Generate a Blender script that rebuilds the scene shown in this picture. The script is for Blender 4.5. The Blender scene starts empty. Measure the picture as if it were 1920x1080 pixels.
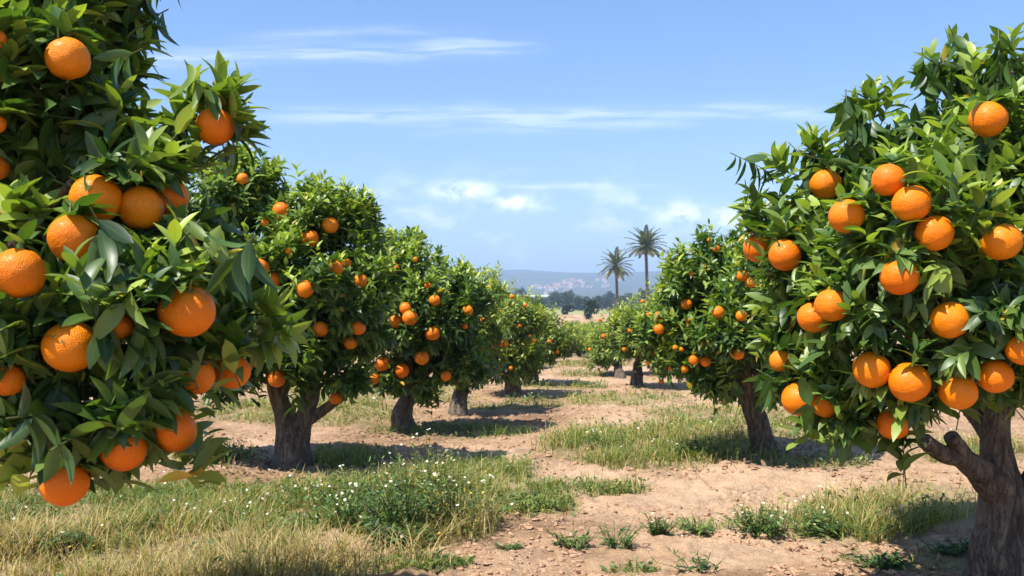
import bpy, math
import numpy as np

S = bpy.context.scene
COL = S.collection
F, HY, CX, CAMZ = 1700.0, 572.0, 960.0, 1.25      # focal length, horizon row, centre column (photo pixels), eye height
CAM = np.array([0.0, 0.0, CAMZ])
TAU = 2 * math.pi


def P(px, py, d):
    return np.array([(px - CX) / F * d, d, CAMZ - (py - HY) / F * d])


def norm(v):
    return v / np.maximum(np.linalg.norm(v, axis=-1, keepdims=True), 1e-9)


# ------------------------------------------------------------------ noise
def _h(ix, iy, iz):
    n = (ix.astype(np.int64) * 374761393 + iy.astype(np.int64) * 668265263 + iz.astype(np.int64) * 2147483647 % 4294967296) & 0xFFFFFFFF
    n = (n ^ (iz.astype(np.int64) * 1274126177)) & 0xFFFFFFFF
    n = ((n ^ (n >> 13)) * 1274126177) & 0xFFFFFFFF
    n = ((n ^ (n >> 16)) * 2246822519) & 0xFFFFFFFF
    n = n ^ (n >> 15)
    return (n & 0xFFFFFF) / float(0xFFFFFF)


def vnoise(p):
    p = np.asarray(p, float)
    i = np.floor(p).astype(np.int64)
    f = p - i
    f = f * f * (3 - 2 * f)
    out = 0
    for dx in (0, 1):
        wx = f[..., 0] if dx else 1 - f[..., 0]
        for dy in (0, 1):
            wy = f[..., 1] if dy else 1 - f[..., 1]
            for dz in (0, 1):
                wz = f[..., 2] if dz else 1 - f[..., 2]
                out = out + wx * wy * wz * _h(i[..., 0] + dx, i[..., 1] + dy, i[..., 2] + dz)
    return out


def fbm(p, oct=4):
    p = np.asarray(p, float)
    a, s, t = 0.5, 0.0, 0.0
    for k in range(oct):
        s = s + a * vnoise(p + 17.3 * k)
        t += a
        p = p * 2.03
        a *= 0.5
    return s / t


def n2(x, y, f, oct=3, z=0.0):
    x, y = np.broadcast_arrays(np.asarray(x, float), np.asarray(y, float))
    return fbm(np.stack([x * f, y * f, np.full(x.shape, z)], -1), oct)


def sstep(a, b, x):
    t = np.clip((x - a) / (b - a), 0, 1)
    return t * t * (3 - 2 * t)


# ------------------------------------------------------------------ materials
class NT:
    def __init__(self, name):
        m = bpy.data.materials.new(name)
        m.use_nodes = True
        self.m, self.t = m, m.node_tree
        self.t.nodes.clear()
        self.out = self.n('ShaderNodeOutputMaterial')

    def n(self, typ, **kw):
        nd = self.t.nodes.new(typ)
        for k, v in kw.items():
            if k.startswith('_'):
                continue
            setattr(nd, k, v)
        return nd

    def l(self, a, b):
        self.t.links.new(a, b)

    def attr(self, name):
        nd = self.n('ShaderNodeAttribute')
        nd.attribute_name = name
        return nd.outputs['Fac']

    def noise(self, scale, detail=4, rough=0.55, vec=None, dist=0.0):
        nd = self.n('ShaderNodeTexNoise')
        nd.inputs['Scale'].default_value = scale
        nd.inputs['Detail'].default_value = detail
        nd.inputs['Roughness'].default_value = rough
        nd.inputs['Distortion'].default_value = dist
        if vec is not None:
            self.l(vec, nd.inputs['Vector'])
        return nd.outputs['Fac']

    def ramp(self, fac, stops):
        nd = self.n('ShaderNodeValToRGB')
        el = nd.color_ramp.elements
        while len(el) < len(stops):
            el.new(0.5)
        for e, (p, c) in zip(el, stops):
            e.position = p
            e.color = (*c, 1)
        self.l(fac, nd.inputs[0])
        return nd.outputs[0]

    def mix(self, fac, a, b, mode='MIX'):
        nd = self.n('ShaderNodeMix', data_type='RGBA', blend_type=mode)
        for sock, v in ((nd.inputs[0], fac), (nd.inputs[6], a), (nd.inputs[7], b)):
            if isinstance(v, (int, float)):
                sock.default_value = v
            elif isinstance(v, tuple):
                sock.default_value = (*v, 1)
            else:
                self.l(v, sock)
        return nd.outputs[2]

    def math(self, op, a, b=0.0, c=0.0, clamp=False):
        nd = self.n('ShaderNodeMath', operation=op)
        nd.use_clamp = clamp
        for s, v in zip(nd.inputs, (a, b, c)):
            if isinstance(v, (int, float)):
                s.default_value = v
            else:
                self.l(v, s)
        return nd.outputs[0]

    def bump(self, h, strength, dist):
        nd = self.n('ShaderNodeBump')
        nd.inputs['Strength'].default_value = strength
        nd.inputs['Distance'].default_value = dist
        self.l(h, nd.inputs['Height'])
        return nd.outputs[0]

    def coord(self, which='Object'):
        return self.n('ShaderNodeTexCoord').outputs[which]

    def scaled(self, vec, sc):
        nd = self.n('ShaderNodeMapping')
        nd.inputs['Scale'].default_value = sc
        self.l(vec, nd.inputs['Vector'])
        return nd.outputs[0]

    def bsdf(self, color, rough=0.6, spec=0.5, normal=None, **kw):
        nd = self.n('ShaderNodeBsdfPrincipled')
        for key, v in (('Base Color', color), ('Roughness', rough), ('Specular IOR Level', spec)):
            s = nd.inputs[key]
            if isinstance(v, (int, float)):
                s.default_value = v
            elif isinstance(v, tuple):
                s.default_value = (*v, 1)
            else:
                self.l(v, s)
        if normal is not None:
            self.l(normal, nd.inputs['Normal'])
        for k, v in kw.items():
            nd.inputs[k].default_value = v
        return nd.outputs[0]

    def done(self, shader):
        self.l(shader, self.out.inputs['Surface'])
        return self.m


def leaf_material(name, dark, mid, young, vein=0.35, rough=0.43, trans=0.27, spec=0.5):
    k = NT(name)
    t = k.attr('tint')
    nz = k.noise(9.0, 3, 0.6, k.coord())
    t2 = k.math('ADD', t, k.math('MULTIPLY', k.math('SUBTRACT', nz, 0.5), 0.25))
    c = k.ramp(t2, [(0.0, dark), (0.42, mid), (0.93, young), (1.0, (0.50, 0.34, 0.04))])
    if vein:
        v = k.math('POWER', k.attr('mid'), 14.0)
        c = k.mix(k.math('MULTIPLY', v, vein), c, (0.16, 0.21, 0.06))
    b = k.bsdf(c, rough, spec)
    tr = k.n('ShaderNodeBsdfTranslucent')
    k.l(k.mix(1.0, c, (1.5, 1.7, 0.5), 'MULTIPLY'), tr.inputs['Color'])
    mx = k.n('ShaderNodeMixShader')
    mx.inputs[0].default_value = trans
    k.l(b, mx.inputs[1])
    k.l(tr.outputs[0], mx.inputs[2])
    return k.done(mx.outputs[0])


M = {}
M['leaf'] = leaf_material('citrus_leaf', (0.013, 0.044, 0.010), (0.072, 0.138, 0.024), (0.37, 0.46, 0.080))
M['leaf_far'] = leaf_material('citrus_leaf_far', (0.022, 0.06, 0.012), (0.105, 0.165, 0.026), (0.44, 0.48, 0.085), vein=0)
M['grass'] = leaf_material('grass_blades', (0.05, 0.10, 0.018), (0.17, 0.22, 0.040), (0.46, 0.42, 0.13), vein=0, rough=0.6, trans=0.3, spec=0.25)
M['dry'] = leaf_material('dry_grass_blades', (0.20, 0.15, 0.06), (0.42, 0.31, 0.13), (0.62, 0.50, 0.26), vein=0, rough=0.7, trans=0.25, spec=0.2)
M['weed'] = leaf_material('weed_leaf', (0.035, 0.085, 0.022), (0.09, 0.16, 0.04), (0.30, 0.33, 0.09), vein=0, rough=0.55, trans=0.25, spec=0.3)
M['palm'] = leaf_material('palm_frond', (0.05, 0.07, 0.03), (0.11, 0.13, 0.05), (0.30, 0.28, 0.12), vein=0, rough=0.5, trans=0.15)
M['belt'] = leaf_material('belt_tree_leaf', (0.02, 0.04, 0.02), (0.045, 0.075, 0.03), (0.12, 0.15, 0.05), vein=0, trans=0.15)


def simple(name, col, rough=0.7, var=0.25, scale=8.0, bump=0.0, spec=0.4):
    k = NT(name)
    co = k.coord()
    nz = k.noise(scale, 5, 0.6, co)
    c = k.mix(nz, tuple(x * (1 - var) for x in col), tuple(min(1, x * (1 + var)) for x in col))
    nm = k.bump(nz, bump, 0.01) if bump else None
    return k.done(k.bsdf(c, rough, spec, nm))


M['stem'] = simple('green_twig', (0.10, 0.13, 0.04), 0.6)
M['petal'] = simple('white_petal', (0.60, 0.57, 0.46), 0.7, 0.15)
M['yellow'] = simple('yellow_petal', (0.80, 0.50, 0.03), 0.6, 0.1)
M['seedhead'] = simple('buff_seedhead', (0.62, 0.52, 0.34), 0.8, 0.2)
M['calyx'] = simple('calyx_green', (0.13, 0.17, 0.05), 0.6, 0.3, 60)
M['house'] = simple('limewash_wall', (0.55, 0.49, 0.43), 0.8, 0.1)
M['tiles'] = simple('terracotta_roof', (0.42, 0.20, 0.12), 0.8, 0.2)
M['sheet'] = simple('white_sheet_metal', (0.80, 0.82, 0.84), 0.5, 0.05)
M['litter'] = simple('dead_leaf', (0.20, 0.12, 0.06), 0.75, 0.4, 30)


def orange_material(name, shift):
    k = NT(name)
    co = k.coord()
    big = k.noise(14.0, 3, 0.5, co)
    a = (0.70, 0.146 + shift, 0.0006)
    b = (0.86, 0.232 + shift, 0.0015)
    c = k.mix(big, a, b)
    spots = k.noise(160.0, 2, 0.6, co)
    c = k.mix(k.math('MULTIPLY', k.math('GREATER_THAN', spots, 0.70), 0.25), c, (0.55, 0.24, 0.05))
    z = k.n('ShaderNodeSeparateXYZ')
    k.l(co, z.inputs[0])
    tinge = k.math('MULTIPLY', k.math('SUBTRACT', z.outputs[2], 0.030), 22.0, 0, True)
    c = k.mix(k.math('MULTIPLY', k.math('MULTIPLY', tinge, k.noise(30.0, 3, 0.6, co)), 0.7, 0, True), c, (0.42, 0.26, 0.02))
    scar = k.noise(38.0, 6, 0.75, co, 1.5)
    c = k.mix(k.math('MULTIPLY', k.math('SUBTRACT', scar, 0.62, 0, True), 5.0, 0, True), c, (0.40, 0.19, 0.05))
    vor = k.n('ShaderNodeTexVoronoi')
    vor.inputs['Scale'].default_value = 330.0
    k.l(co, vor.inputs['Vector'])
    h = k.math('MULTIPLY', k.math('MINIMUM', vor.outputs['Distance'], 0.55), 1.0)
    h = k.math('ADD', h, k.math('MULTIPLY', k.noise(45.0, 3, 0.6, co), 1.6))
    nm = k.bump(h, 0.7, 0.0032)
    return k.done(k.bsdf(c, k.math('ADD', 0.36, k.math('MULTIPLY', big, 0.15)), 0.26, nm,
                         **{'Coat Weight': 0.03, 'Coat Roughness': 0.25}))


M['orange_a'] = orange_material('orange_peel', 0.0)
M['orange_b'] = orange_material('orange_peel_deep', -0.022)
M['orange_c'] = orange_material('orange_peel_golden', 0.02)


def bark_material():
    k = NT('citrus_bark')
    co = k.coord()
    st = k.scaled(co, (1.0, 1.0, 0.28))
    wv = k.noise(26.0, 6, 0.65, st, 0.6)
    vor = k.n('ShaderNodeTexVoronoi', feature='DISTANCE_TO_EDGE')
    vor.inputs['Scale'].default_value = 20.0
    k.l(k.mix(0.30, st, k.noise(7.0, 5, 0.65, st)), vor.inputs['Vector'])
    crack = k.math('SMOOTH_MIN', k.math('MULTIPLY', vor.outputs['Distance'], 9.0), 1.0, 0.25)
    h = k.math('ADD', k.math('MULTIPLY', crack, 0.6), wv)
    c = k.ramp(wv, [(0.30, (0.045, 0.034, 0.025)), (0.5, (0.135, 0.100, 0.072)), (0.70, (0.24, 0.185, 0.132))])
    c = k.mix(k.math('MULTIPLY', k.math('SUBTRACT', 1.0, crack, 0, True), 0.75), c, (0.05, 0.036, 0.026))
    patch = k.noise(5.0, 3, 0.5, co)
    c = k.mix(k.math('MULTIPLY', k.math('SUBTRACT', patch, 0.5, 0, True), 1.6), c, (0.24, 0.185, 0.13))
    return k.done(k.bsdf(c, 0.85, 0.25, k.bump(h, 0.9, 0.012)))


M['bark'] = bark_material()
M['cutwood'] = simple('pruned_wood', (0.16, 0.11, 0.075), 0.85, 0.4, 40, 0.5)


def ground_material():
    k = NT('orchard_soil')
    co = k.n('ShaderNodeNewGeometry').outputs['Position']
    soil, veg = k.attr('soil'), k.attr('veg')
    fine = k.noise(24.0, 8, 0.68, co)
    grit = k.noise(110.0, 4, 0.7, co)
    c = k.ramp(k.math('ADD', k.math('MULTIPLY', soil, 0.55), k.math('MULTIPLY', fine, 0.45)),
               [(0.30, (0.22, 0.130, 0.070)), (0.46, (0.41, 0.258, 0.150)), (0.70, (0.54, 0.365, 0.232))])
    c = k.mix(k.math('MULTIPLY', k.math('GREATER_THAN', grit, 0.61), 0.55), c, (0.19, 0.115, 0.065))
    pit = k.n('ShaderNodeTexVoronoi', feature='DISTANCE_TO_EDGE')
    pit.inputs['Scale'].default_value = 17.0
    k.l(k.mix(0.25, co, k.noise(12.0, 5, 0.7, co)), pit.inputs['Vector'])
    crk = k.math('MULTIPLY', k.math('SUBTRACT', 0.10, pit.outputs['Distance'], 0, True), 6.0, 0, True)
    crk = k.math('MULTIPLY', crk, k.math('MULTIPLY', k.math('SUBTRACT', k.noise(2.2, 4, 0.6, co), 0.42, 0, True), 3.0, 0, True))
    c = k.mix(crk, c, (0.16, 0.095, 0.055))
    mott = k.noise(55.0, 5, 0.7, co)
    c = k.mix(k.math('MULTIPLY', k.math('SUBTRACT', mott, 0.52, 0, True), 3.0, 0, True), c, (0.24, 0.145, 0.085))
    c = k.mix(k.math('MULTIPLY', k.math('SUBTRACT', 0.46, mott, 0, True), 3.0, 0, True), c, (0.62, 0.44, 0.30))
    under = k.mix(fine, (0.12, 0.11, 0.04), (0.36, 0.29, 0.13))
    c = k.mix(veg, c, under)
    far = k.attr('field')
    c = k.mix(far, c, k.mix(k.noise(0.05, 5, 0.6, co), (0.20, 0.22, 0.07), (0.36, 0.33, 0.14)))
    vor = k.n('ShaderNodeTexVoronoi')
    vor.inputs['Scale'].default_value = 26.0
    k.l(co, vor.inputs['Vector'])
    h = k.math('SUBTRACT', k.math('MULTIPLY', mott, 0.8), k.math('MULTIPLY', crk, 0.8))
    h = k.math('ADD', h, k.math('MULTIPLY', fine, 1.2), k.math('ADD', k.math('MULTIPLY', grit, 0.5), k.math('MULTIPLY', vor.outputs['Distance'], -0.6)))
    return k.done(k.bsdf(c, 0.95, 0.15, k.bump(h, 0.7, 0.03)))


M['ground'] = ground_material()
M['clod'] = simple('dry_clod', (0.40, 0.25, 0.155), 0.95, 0.25, 30, 0.5, 0.1)
M['hill'] = simple('hill_scrub', (0.080, 0.085, 0.045), 0.95, 0.9, 0.009, 0, 0.1)


# ------------------------------------------------------------------ mesh building
class MB:
    def __init__(self):
        self.v, self.q, self.mi, self.tint, self.mid, self.n = [], [], [], [], [], 0

    def add(self, verts, quads, mat=0, tint=0.4, mid=0.0):
        nv = len(verts)
        self.v.append(verts)
        self.q.append(quads + self.n)
        self.mi.append(np.full(len(quads), mat, np.int32))
        self.tint.append(np.broadcast_to(np.asarray(tint, np.float32), (nv,)))
        self.mid.append(np.broadcast_to(np.asarray(mid, np.float32), (nv,)))
        self.n += nv

    def build(self, name, mats, parent=None, loc=(0, 0, 0), attrs=True, smooth=True):
        loc = np.asarray(loc, float)
        v = (np.concatenate(self.v) - loc).astype(np.float32)
        q = np.concatenate(self.q).astype(np.int32)
        me = bpy.data.meshes.new(name)
        me.vertices.add(len(v))
        me.vertices.foreach_set('co', v.ravel())
        me.loops.add(q.size)
        me.loops.foreach_set('vertex_index', q.ravel())
        me.polygons.add(len(q))
        me.polygons.foreach_set('loop_start', np.arange(0, q.size, q.shape[1], dtype=np.int32))
        me.polygons.foreach_set('material_index', np.concatenate(self.mi))
        me.polygons.foreach_set('use_smooth', np.full(len(q), smooth))
        if attrs:
            for nm, arr in (('tint', self.tint), ('mid', self.mid)):
                a = me.attributes.new(nm, 'FLOAT', 'POINT')
                a.data.foreach_set('value', np.concatenate(arr).astype(np.float32))
        me.update()
        me.validate()
        for m in (mats if isinstance(mats, (list, tuple)) else [mats]):
            me.materials.append(m)
        o = bpy.data.objects.new(name, me)
        COL.objects.link(o)
        if parent is not None:
            o.parent = parent
        else:
            o.location = loc
        return o


def tag(o, label=None, cat=None, group=None, kind=None):
    for k, v in (('label', label), ('category', cat), ('group', group), ('kind', kind)):
        if v:
            o[k] = v
    return o


def empty(name, loc):
    o = bpy.data.objects.new(name, None)
    o.empty_display_size = 0.2
    o.location = tuple(float(x) for x in loc)
    COL.objects.link(o)
    return o


def copy_tree(o, parent=None):
    c = o.copy()
    COL.objects.link(c)
    if parent is not None:
        c.parent = parent
    for ch in o.children:
        copy_tree(ch, c)
    return c


def leaf_geo(mb, base, a, n, L, W, curl, tint, nseg=4, mat=0, fold=0.35, rng=None):
    N = len(base)
    if N == 0:
        return
    a = norm(a)
    s = norm(np.cross(a, n))
    n = np.cross(s, a)
    t = np.linspace(0, 1, nseg + 1)
    pr = np.maximum((t ** 0.62) * ((1 - t) ** 0.8), 0.012)
    pr = pr / pr.max()
    pr[0] = 0.06
    L, W, curl = (np.broadcast_to(np.asarray(x, float), (N,)) for x in (L, W, curl))
    tt = t[None, :, None]
    cen = base[:, None] + L[:, None, None] * (a[:, None] * (tt - 0.18 * (curl ** 2)[:, None, None] * tt ** 2)
                                               - n[:, None] * curl[:, None, None] * tt ** 2)
    rows = []
    for u in (-1, 0, 1):
        w = (W[:, None] / 2 * pr[None])[..., None]
        ff = fold
        if rng is not None:
            ff = fold + rng.normal(0, 0.22, (N, 1, 1))
        rows.append(cen + s[:, None] * u * w + n[:, None] * abs(u) * ff * w)
    V = np.stack(rows, 2)                                  # N, nseg+1, 3, 3
    k = np.arange(nseg)
    q = []
    for c in (0, 1):
        q.append(np.stack([k * 3 + c, k * 3 + c + 1, (k + 1) * 3 + c + 1, (k + 1) * 3 + c], -1))
    q = np.concatenate(q)
    per = (nseg + 1) * 3
    Q = (q[None] + (np.arange(N) * per)[:, None, None]).reshape(-1, 4)
    mid = np.tile(np.array([0, 1, 0], np.float32), N * (nseg + 1))
    mb.add(V.reshape(-1, 3), Q, mat, np.repeat(np.broadcast_to(tint, (N,)), per), mid)


def blade_geo(mb, base, az, h, lean, w, tint, nseg=3, mat=0):
    N = len(base)
    t = np.linspace(0, 1, nseg + 1)[None, :, None]
    d = np.stack([np.cos(az), np.sin(az), 0 * az], -1)[:, None]
    s = np.stack([-np.sin(az), np.cos(az), 0 * az], -1)[:, None]
    c = base[:, None] + d * (lean * h)[:, None, None] * t ** 2 + np.array([0, 0, 1.0]) * (h[:, None, None] * (t - 0.25 * (lean[:, None, None]) * t ** 2))
    ww = (w[:, None, None] / 2) * (1 - t) ** 0.7 + 0.0004
    V = np.stack([c - s * ww, c + s * ww], 2).reshape(-1, 3)
    k = np.arange(nseg)
    q = np.stack([k * 2, k * 2 + 1, k * 2 + 3, k * 2 + 2], -1)
    per = (nseg + 1) * 2
    Q = (q[None] + (np.arange(N) * per)[:, None, None]).reshape(-1, 4)
    mb.add(V, Q, mat, np.repeat(tint, per))


def sticks(mb, p0, p1, r0, r1, mat=1, tint=0.4):
    N = len(p0)
    if N == 0:
        return
    d = norm(p1 - p0)
    u = norm(np.cross(d, np.array([0.31, 0.77, 0.55])))
    v = np.cross(d, u)
    ang = np.arange(3) * TAU / 3
    ring = u[:, None] * np.cos(ang)[None, :, None] + v[:, None] * np.sin(ang)[None, :, None]
    V = np.concatenate([p0[:, None] + ring * r0, p1[:, None] + ring * r1], 1)
    q = np.array([[0, 1, 4, 3], [1, 2, 5, 4], [2, 0, 3, 5]])
    Q = (q[None] + (np.arange(N) * 6)[:, None, None]).reshape(-1, 4)
    mb.add(V.reshape(-1, 3), Q, mat, tint)


def catmull(pts, m):
    pts = np.asarray(pts, float)
    ext = np.concatenate([[2 * pts[0] - pts[1]], pts, [2 * pts[-1] - pts[-2]]])
    out = []
    n = len(pts) - 1
    for x in np.linspace(0, n - 1e-6, m):
        i = int(x)
        t = x - i
        a, b, c, d = ext[i:i + 4]
        out.append(0.5 * ((2 * b) + (c - a) * t + (2 * a - 5 * b + 4 * c - d) * t * t + (3 * b - a - 3 * c + d) * t ** 3))
    return np.array(out)


def tube(mb, pts, rad, sides=12, rings=14, amp=0.12, freq=14.0, mat=0, cap=True, seed=0.0):
    p = catmull(np.concatenate([np.asarray(pts, float), np.asarray(rad, float)[:, None]], 1), rings)
    c, r = p[:, :3], p[:, 3]
    tan = norm(np.gradient(c, axis=0))
    u = norm(np.cross(tan[0], np.array([0.9, 0.35, 0.1])))
    us = []
    for i in range(len(c)):
        u = norm(u - tan[i] * np.dot(u, tan[i]))
        us.append(u)
    us = np.array(us)
    vs = np.cross(tan, us)
    ang = np.arange(sides) * TAU / sides
    dirs = us[:, None] * np.cos(ang)[None, :, None] + vs[:, None] * np.sin(ang)[None, :, None]
    q3 = c[:, None] + dirs * r[:, None, None]
    if amp:
        st = q3 * np.array([freq, freq, freq * 0.3]) + seed
        nz = fbm(st, 4) - 0.5
        nz2 = fbm(q3 * 5.0 + seed + 7, 2) - 0.5
        q3 = q3 + dirs * (r[:, None, None] * (amp * 2.2 * nz + amp * 1.6 * nz2)[..., None])
    V = q3.reshape(-1, 3)
    i = np.arange(rings - 1)[:, None] * sides
    j = np.arange(sides)[None]
    jn = (j + 1) % sides
    Q = np.stack([i + j, i + jn, i + sides + jn, i + sides + j], -1).reshape(-1, 4)
    mb.add(V, Q, mat)
    if cap:
        top = q3[-1]
        ctr = np.repeat((top.mean(0) - tan[-1] * 0.0)[None], sides, 0)
        inner = ctr + (top - ctr) * 0.35 + tan[-1] * r[-1] * 0.12
        V2 = np.concatenate([top, inner, ctr + (top - ctr) * 0.02 + tan[-1] * r[-1] * 0.1])
        jj = np.arange(sides)
        jn = (jj + 1) % sides
        Q2 = np.concatenate([np.stack([jj, jn, jn + sides, jj + sides], -1), np.stack([jj + sides, jn + sides, jn + 2 * sides, jj + 2 * sides], -1)])
        mb.add(V2, Q2, mat)


# ------------------------------------------------------------------ terrain
def base_z(x, y):
    x, y = np.broadcast_arrays(np.asarray(x, float), np.asarray(y, float))
    return -1.2 * sstep(17.0, 46.0, y)


# patches of ground cover, placed where the photo has them: centre and half-size in photo pixels on the ground
PATCH = [  # kind, px, py, rx, ry, density, height
    ('mixed', 130, 966, 440, 52, 5600, 0.095), ('mixed', 520, 965, 340, 50, 5600, 0.10),
    ('dry', 330, 1050, 420, 58, 4600, 0.16), ('dry', 60, 1040, 160, 40, 1800, 0.09), ('mixed', 60, 1010, 190, 40, 2200, 0.10),
    ('mixed', 760, 985, 180, 58, 3200, 0.17), ('dry', 800, 1005, 130, 34, 1100, 0.20), ('mixed', 660, 930, 150, 30, 1800, 0.13),
    ('mixed', 800, 935, 170, 34, 4200, 0.13), ('green', 420, 935, 200, 16, 4200, 0.09), ('green', 985, 950, 95, 28, 4600, 0.10), ('green', 1090, 925, 110, 15, 3600, 0.07), ('green', 770, 1068, 110, 14, 4500, 0.05),
    ('green', 500, 1085, 200, 14, 2000, 0.05), ('mixed', 880, 905, 120, 18, 1500, 0.09),
    ('mixed', 1240, 845, 225, 44, 1900, 0.16), ('dry', 1150, 860, 120, 18, 900, 0.12), ('green', 1390, 812, 170, 22, 1300, 0.15), ('dry', 1210, 868, 150, 16, 700, 0.14),
    ('mixed', 1130, 820, 110, 22, 900, 0.15), ('green', 1330, 868, 140, 16, 1300, 0.14),
    ('green', 905, 884, 110, 20, 1900, 0.10), ('green', 660, 868, 80, 20, 1900, 0.12), ('green', 405, 864, 95, 24, 2200, 0.13),
    ('mixed', 1630, 972, 220, 34, 3600, 0.13), ('green', 1600, 992, 200, 18, 2600, 0.09), ('mixed', 1425, 985, 60, 22, 2400, 0.13),
    ('green', 1300, 990, 90, 10, 900, 0.06), ('mixed', 1835, 855, 110, 26, 1200, 0.15), ('dry', 1740, 935, 120, 22, 1500, 0.11),
    ('green', 1190, 1075, 50, 10, 4000, 0.05), ('green', 1800, 1050, 120, 26, 700, 0.06), ('green', 1640, 1045, 80, 12, 500, 0.05),
    ('green', 860, 806, 190, 13, 900, 0.10), ('mixed', 570, 776, 210, 22, 800, 0.12), ('mixed', 700, 735, 230, 20, 420, 0.12),
    ('mixed', 1130, 751, 165, 11, 620, 0.12), ('green', 1055, 727, 90, 6, 500, 0.12), ('mixed', 1110, 703, 75, 5, 300, 0.13),
    ('mixed', 1105, 684, 90, 7, 220, 0.16), ('mixed', 960, 760, 110, 8, 500, 0.1), ('mixed', 1330, 775, 150, 12, 500, 0.12),
    ('green', 1500, 880, 120, 14, 1200, 0.08), ('mixed', 1600, 830, 160, 16, 700, 0.12),
]


def to_px(x, y):
    d = np.maximum(y, 0.3)
    return CX + x / d * F, HY + F * CAMZ / d


def patch_mask(x, y, p):
    px, py = to_px(x, y)
    _, cx, cy, rx, ry, _, _ = p
    r = np.sqrt(((px - cx) / rx) ** 2 + ((py - cy) / ry) ** 2)
    nz = n2(x, y, 2.2, 3, cx * 0.01) - 0.5
    return 1 - sstep(0.72, 1.08, r + nz * 0.9)


def veg_mask(x, y):
    m = np.zeros(np.shape(x))
    for p in PATCH:
        m = np.maximum(m, patch_mask(x, y, p))
    return m


def gz(x, y, fine=True):
    x, y = np.broadcast_arrays(np.asarray(x, float), np.asarray(y, float))
    z = base_z(x, y) + 0.10 * (n2(x, y, 0.45, 2) - 0.5) * sstep(200, 10, y)
    if fine:
        k = sstep(40, 8, y) * sstep(-4, 1, y)
        r = n2(x, y, 5.0, 4, 3.1)
        rid = 1 - np.abs(2 * n2(x, y, 9.0, 3, 8.0) - 1)
        cl = n2(x, y, 17.0, 3, 2.2)
        z = z + k * (0.055 * (r - 0.5) + 0.040 * np.maximum(rid - 0.55, 0) + 0.085 * np.maximum(cl - 0.45, 0) * sstep(0.35, 0.6, n2(x, y, 1.1, 2, 6.6)))
    return z


def build_ground():
    ys = [-60, -40, -25, -15, -8, -4, -1, 0.8, 2.2]
    y = 3.0
    while y < 60:
        ys.append(y)
        y += 0.0052 * y if y < 14 else 0.02 * y
    while y < 9000:
        ys.append(y)
        y *= 1.10
    ys = np.array(ys)
    xi = np.arange(-3.6, 3.6, 0.022)
    g = [3.6]
    while g[-1] < 7000:
        g.append(g[-1] + max(0.03, 0.06 * (g[-1] - 3.2)))
    g = np.array(g)
    xs = np.concatenate([-g[::-1], xi[1:], g])
    X, Y = np.meshgrid(xs, ys)
    Z = gz(X, Y)
    nx, ny = len(xs), len(ys)
    V = np.stack([X, Y, Z], -1).reshape(-1, 3)
    i = (np.arange(ny - 1) * nx)[:, None]
    j = np.arange(nx - 1)[None]
    Q = np.stack([i + j, i + j + 1, i + nx + j + 1, i + nx + j], -1).reshape(-1, 4)
    mb = MB()
    mb.add(V, Q)
    o = mb.build('ground', M['ground'], attrs=False)
    tag(o, kind='structure')
    x, y = V[:, 0], V[:, 1]
    soil = np.clip(0.5 + 1.3 * (n2(x, y, 0.8, 4, 5.0) - 0.5) + 0.5 * (n2(x, y, 7.0, 3, 1.0) - 0.5), 0, 1)
    veg = np.where((y > 3) & (y < 40), veg_mask(x, y), 0) * 0.62
    field = sstep(225, 245, y + 12 * (n2(x, y, 0.02) - 0.5)) + 0.35 * sstep(30, 45, y) * sstep(120, 90, y)
    for nm, arr in (('soil', soil), ('veg', veg), ('field', np.clip(field, 0, 1))):
        a = o.data.attributes.new(nm, 'FLOAT', 'POINT')
        a.data.foreach_set('value', arr.astype(np.float32))


build_ground()


# ------------------------------------------------------------------ ground cover
def scatter(rng, p, dens):
    _, cx, cy, rx, ry, _, _ = p
    y0, y1 = F * CAMZ / (cy + ry * 1.35 - HY), F * CAMZ / max(cy - ry * 1.35 - HY, 25)
    x0 = min((cx - rx * 1.3 - CX) / F * y0, (cx - rx * 1.3 - CX) / F * y1)
    x1 = max((cx + rx * 1.3 - CX) / F * y0, (cx + rx * 1.3 - CX) / F * y1)
    n = int(dens * (y1 - y0) * (x1 - x0))
    x, y = rng.uniform(x0, x1, n), rng.uniform(y0, y1, n)
    m = patch_mask(x, y, p) * ((0.22 if dens > 4000 else 0.10) + 0.88 * sstep(0.42, 0.56, n2(x, y, 4.5, 3, cy)))
    k = rng.random(n) < m
    return x[k], y[k]


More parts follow.
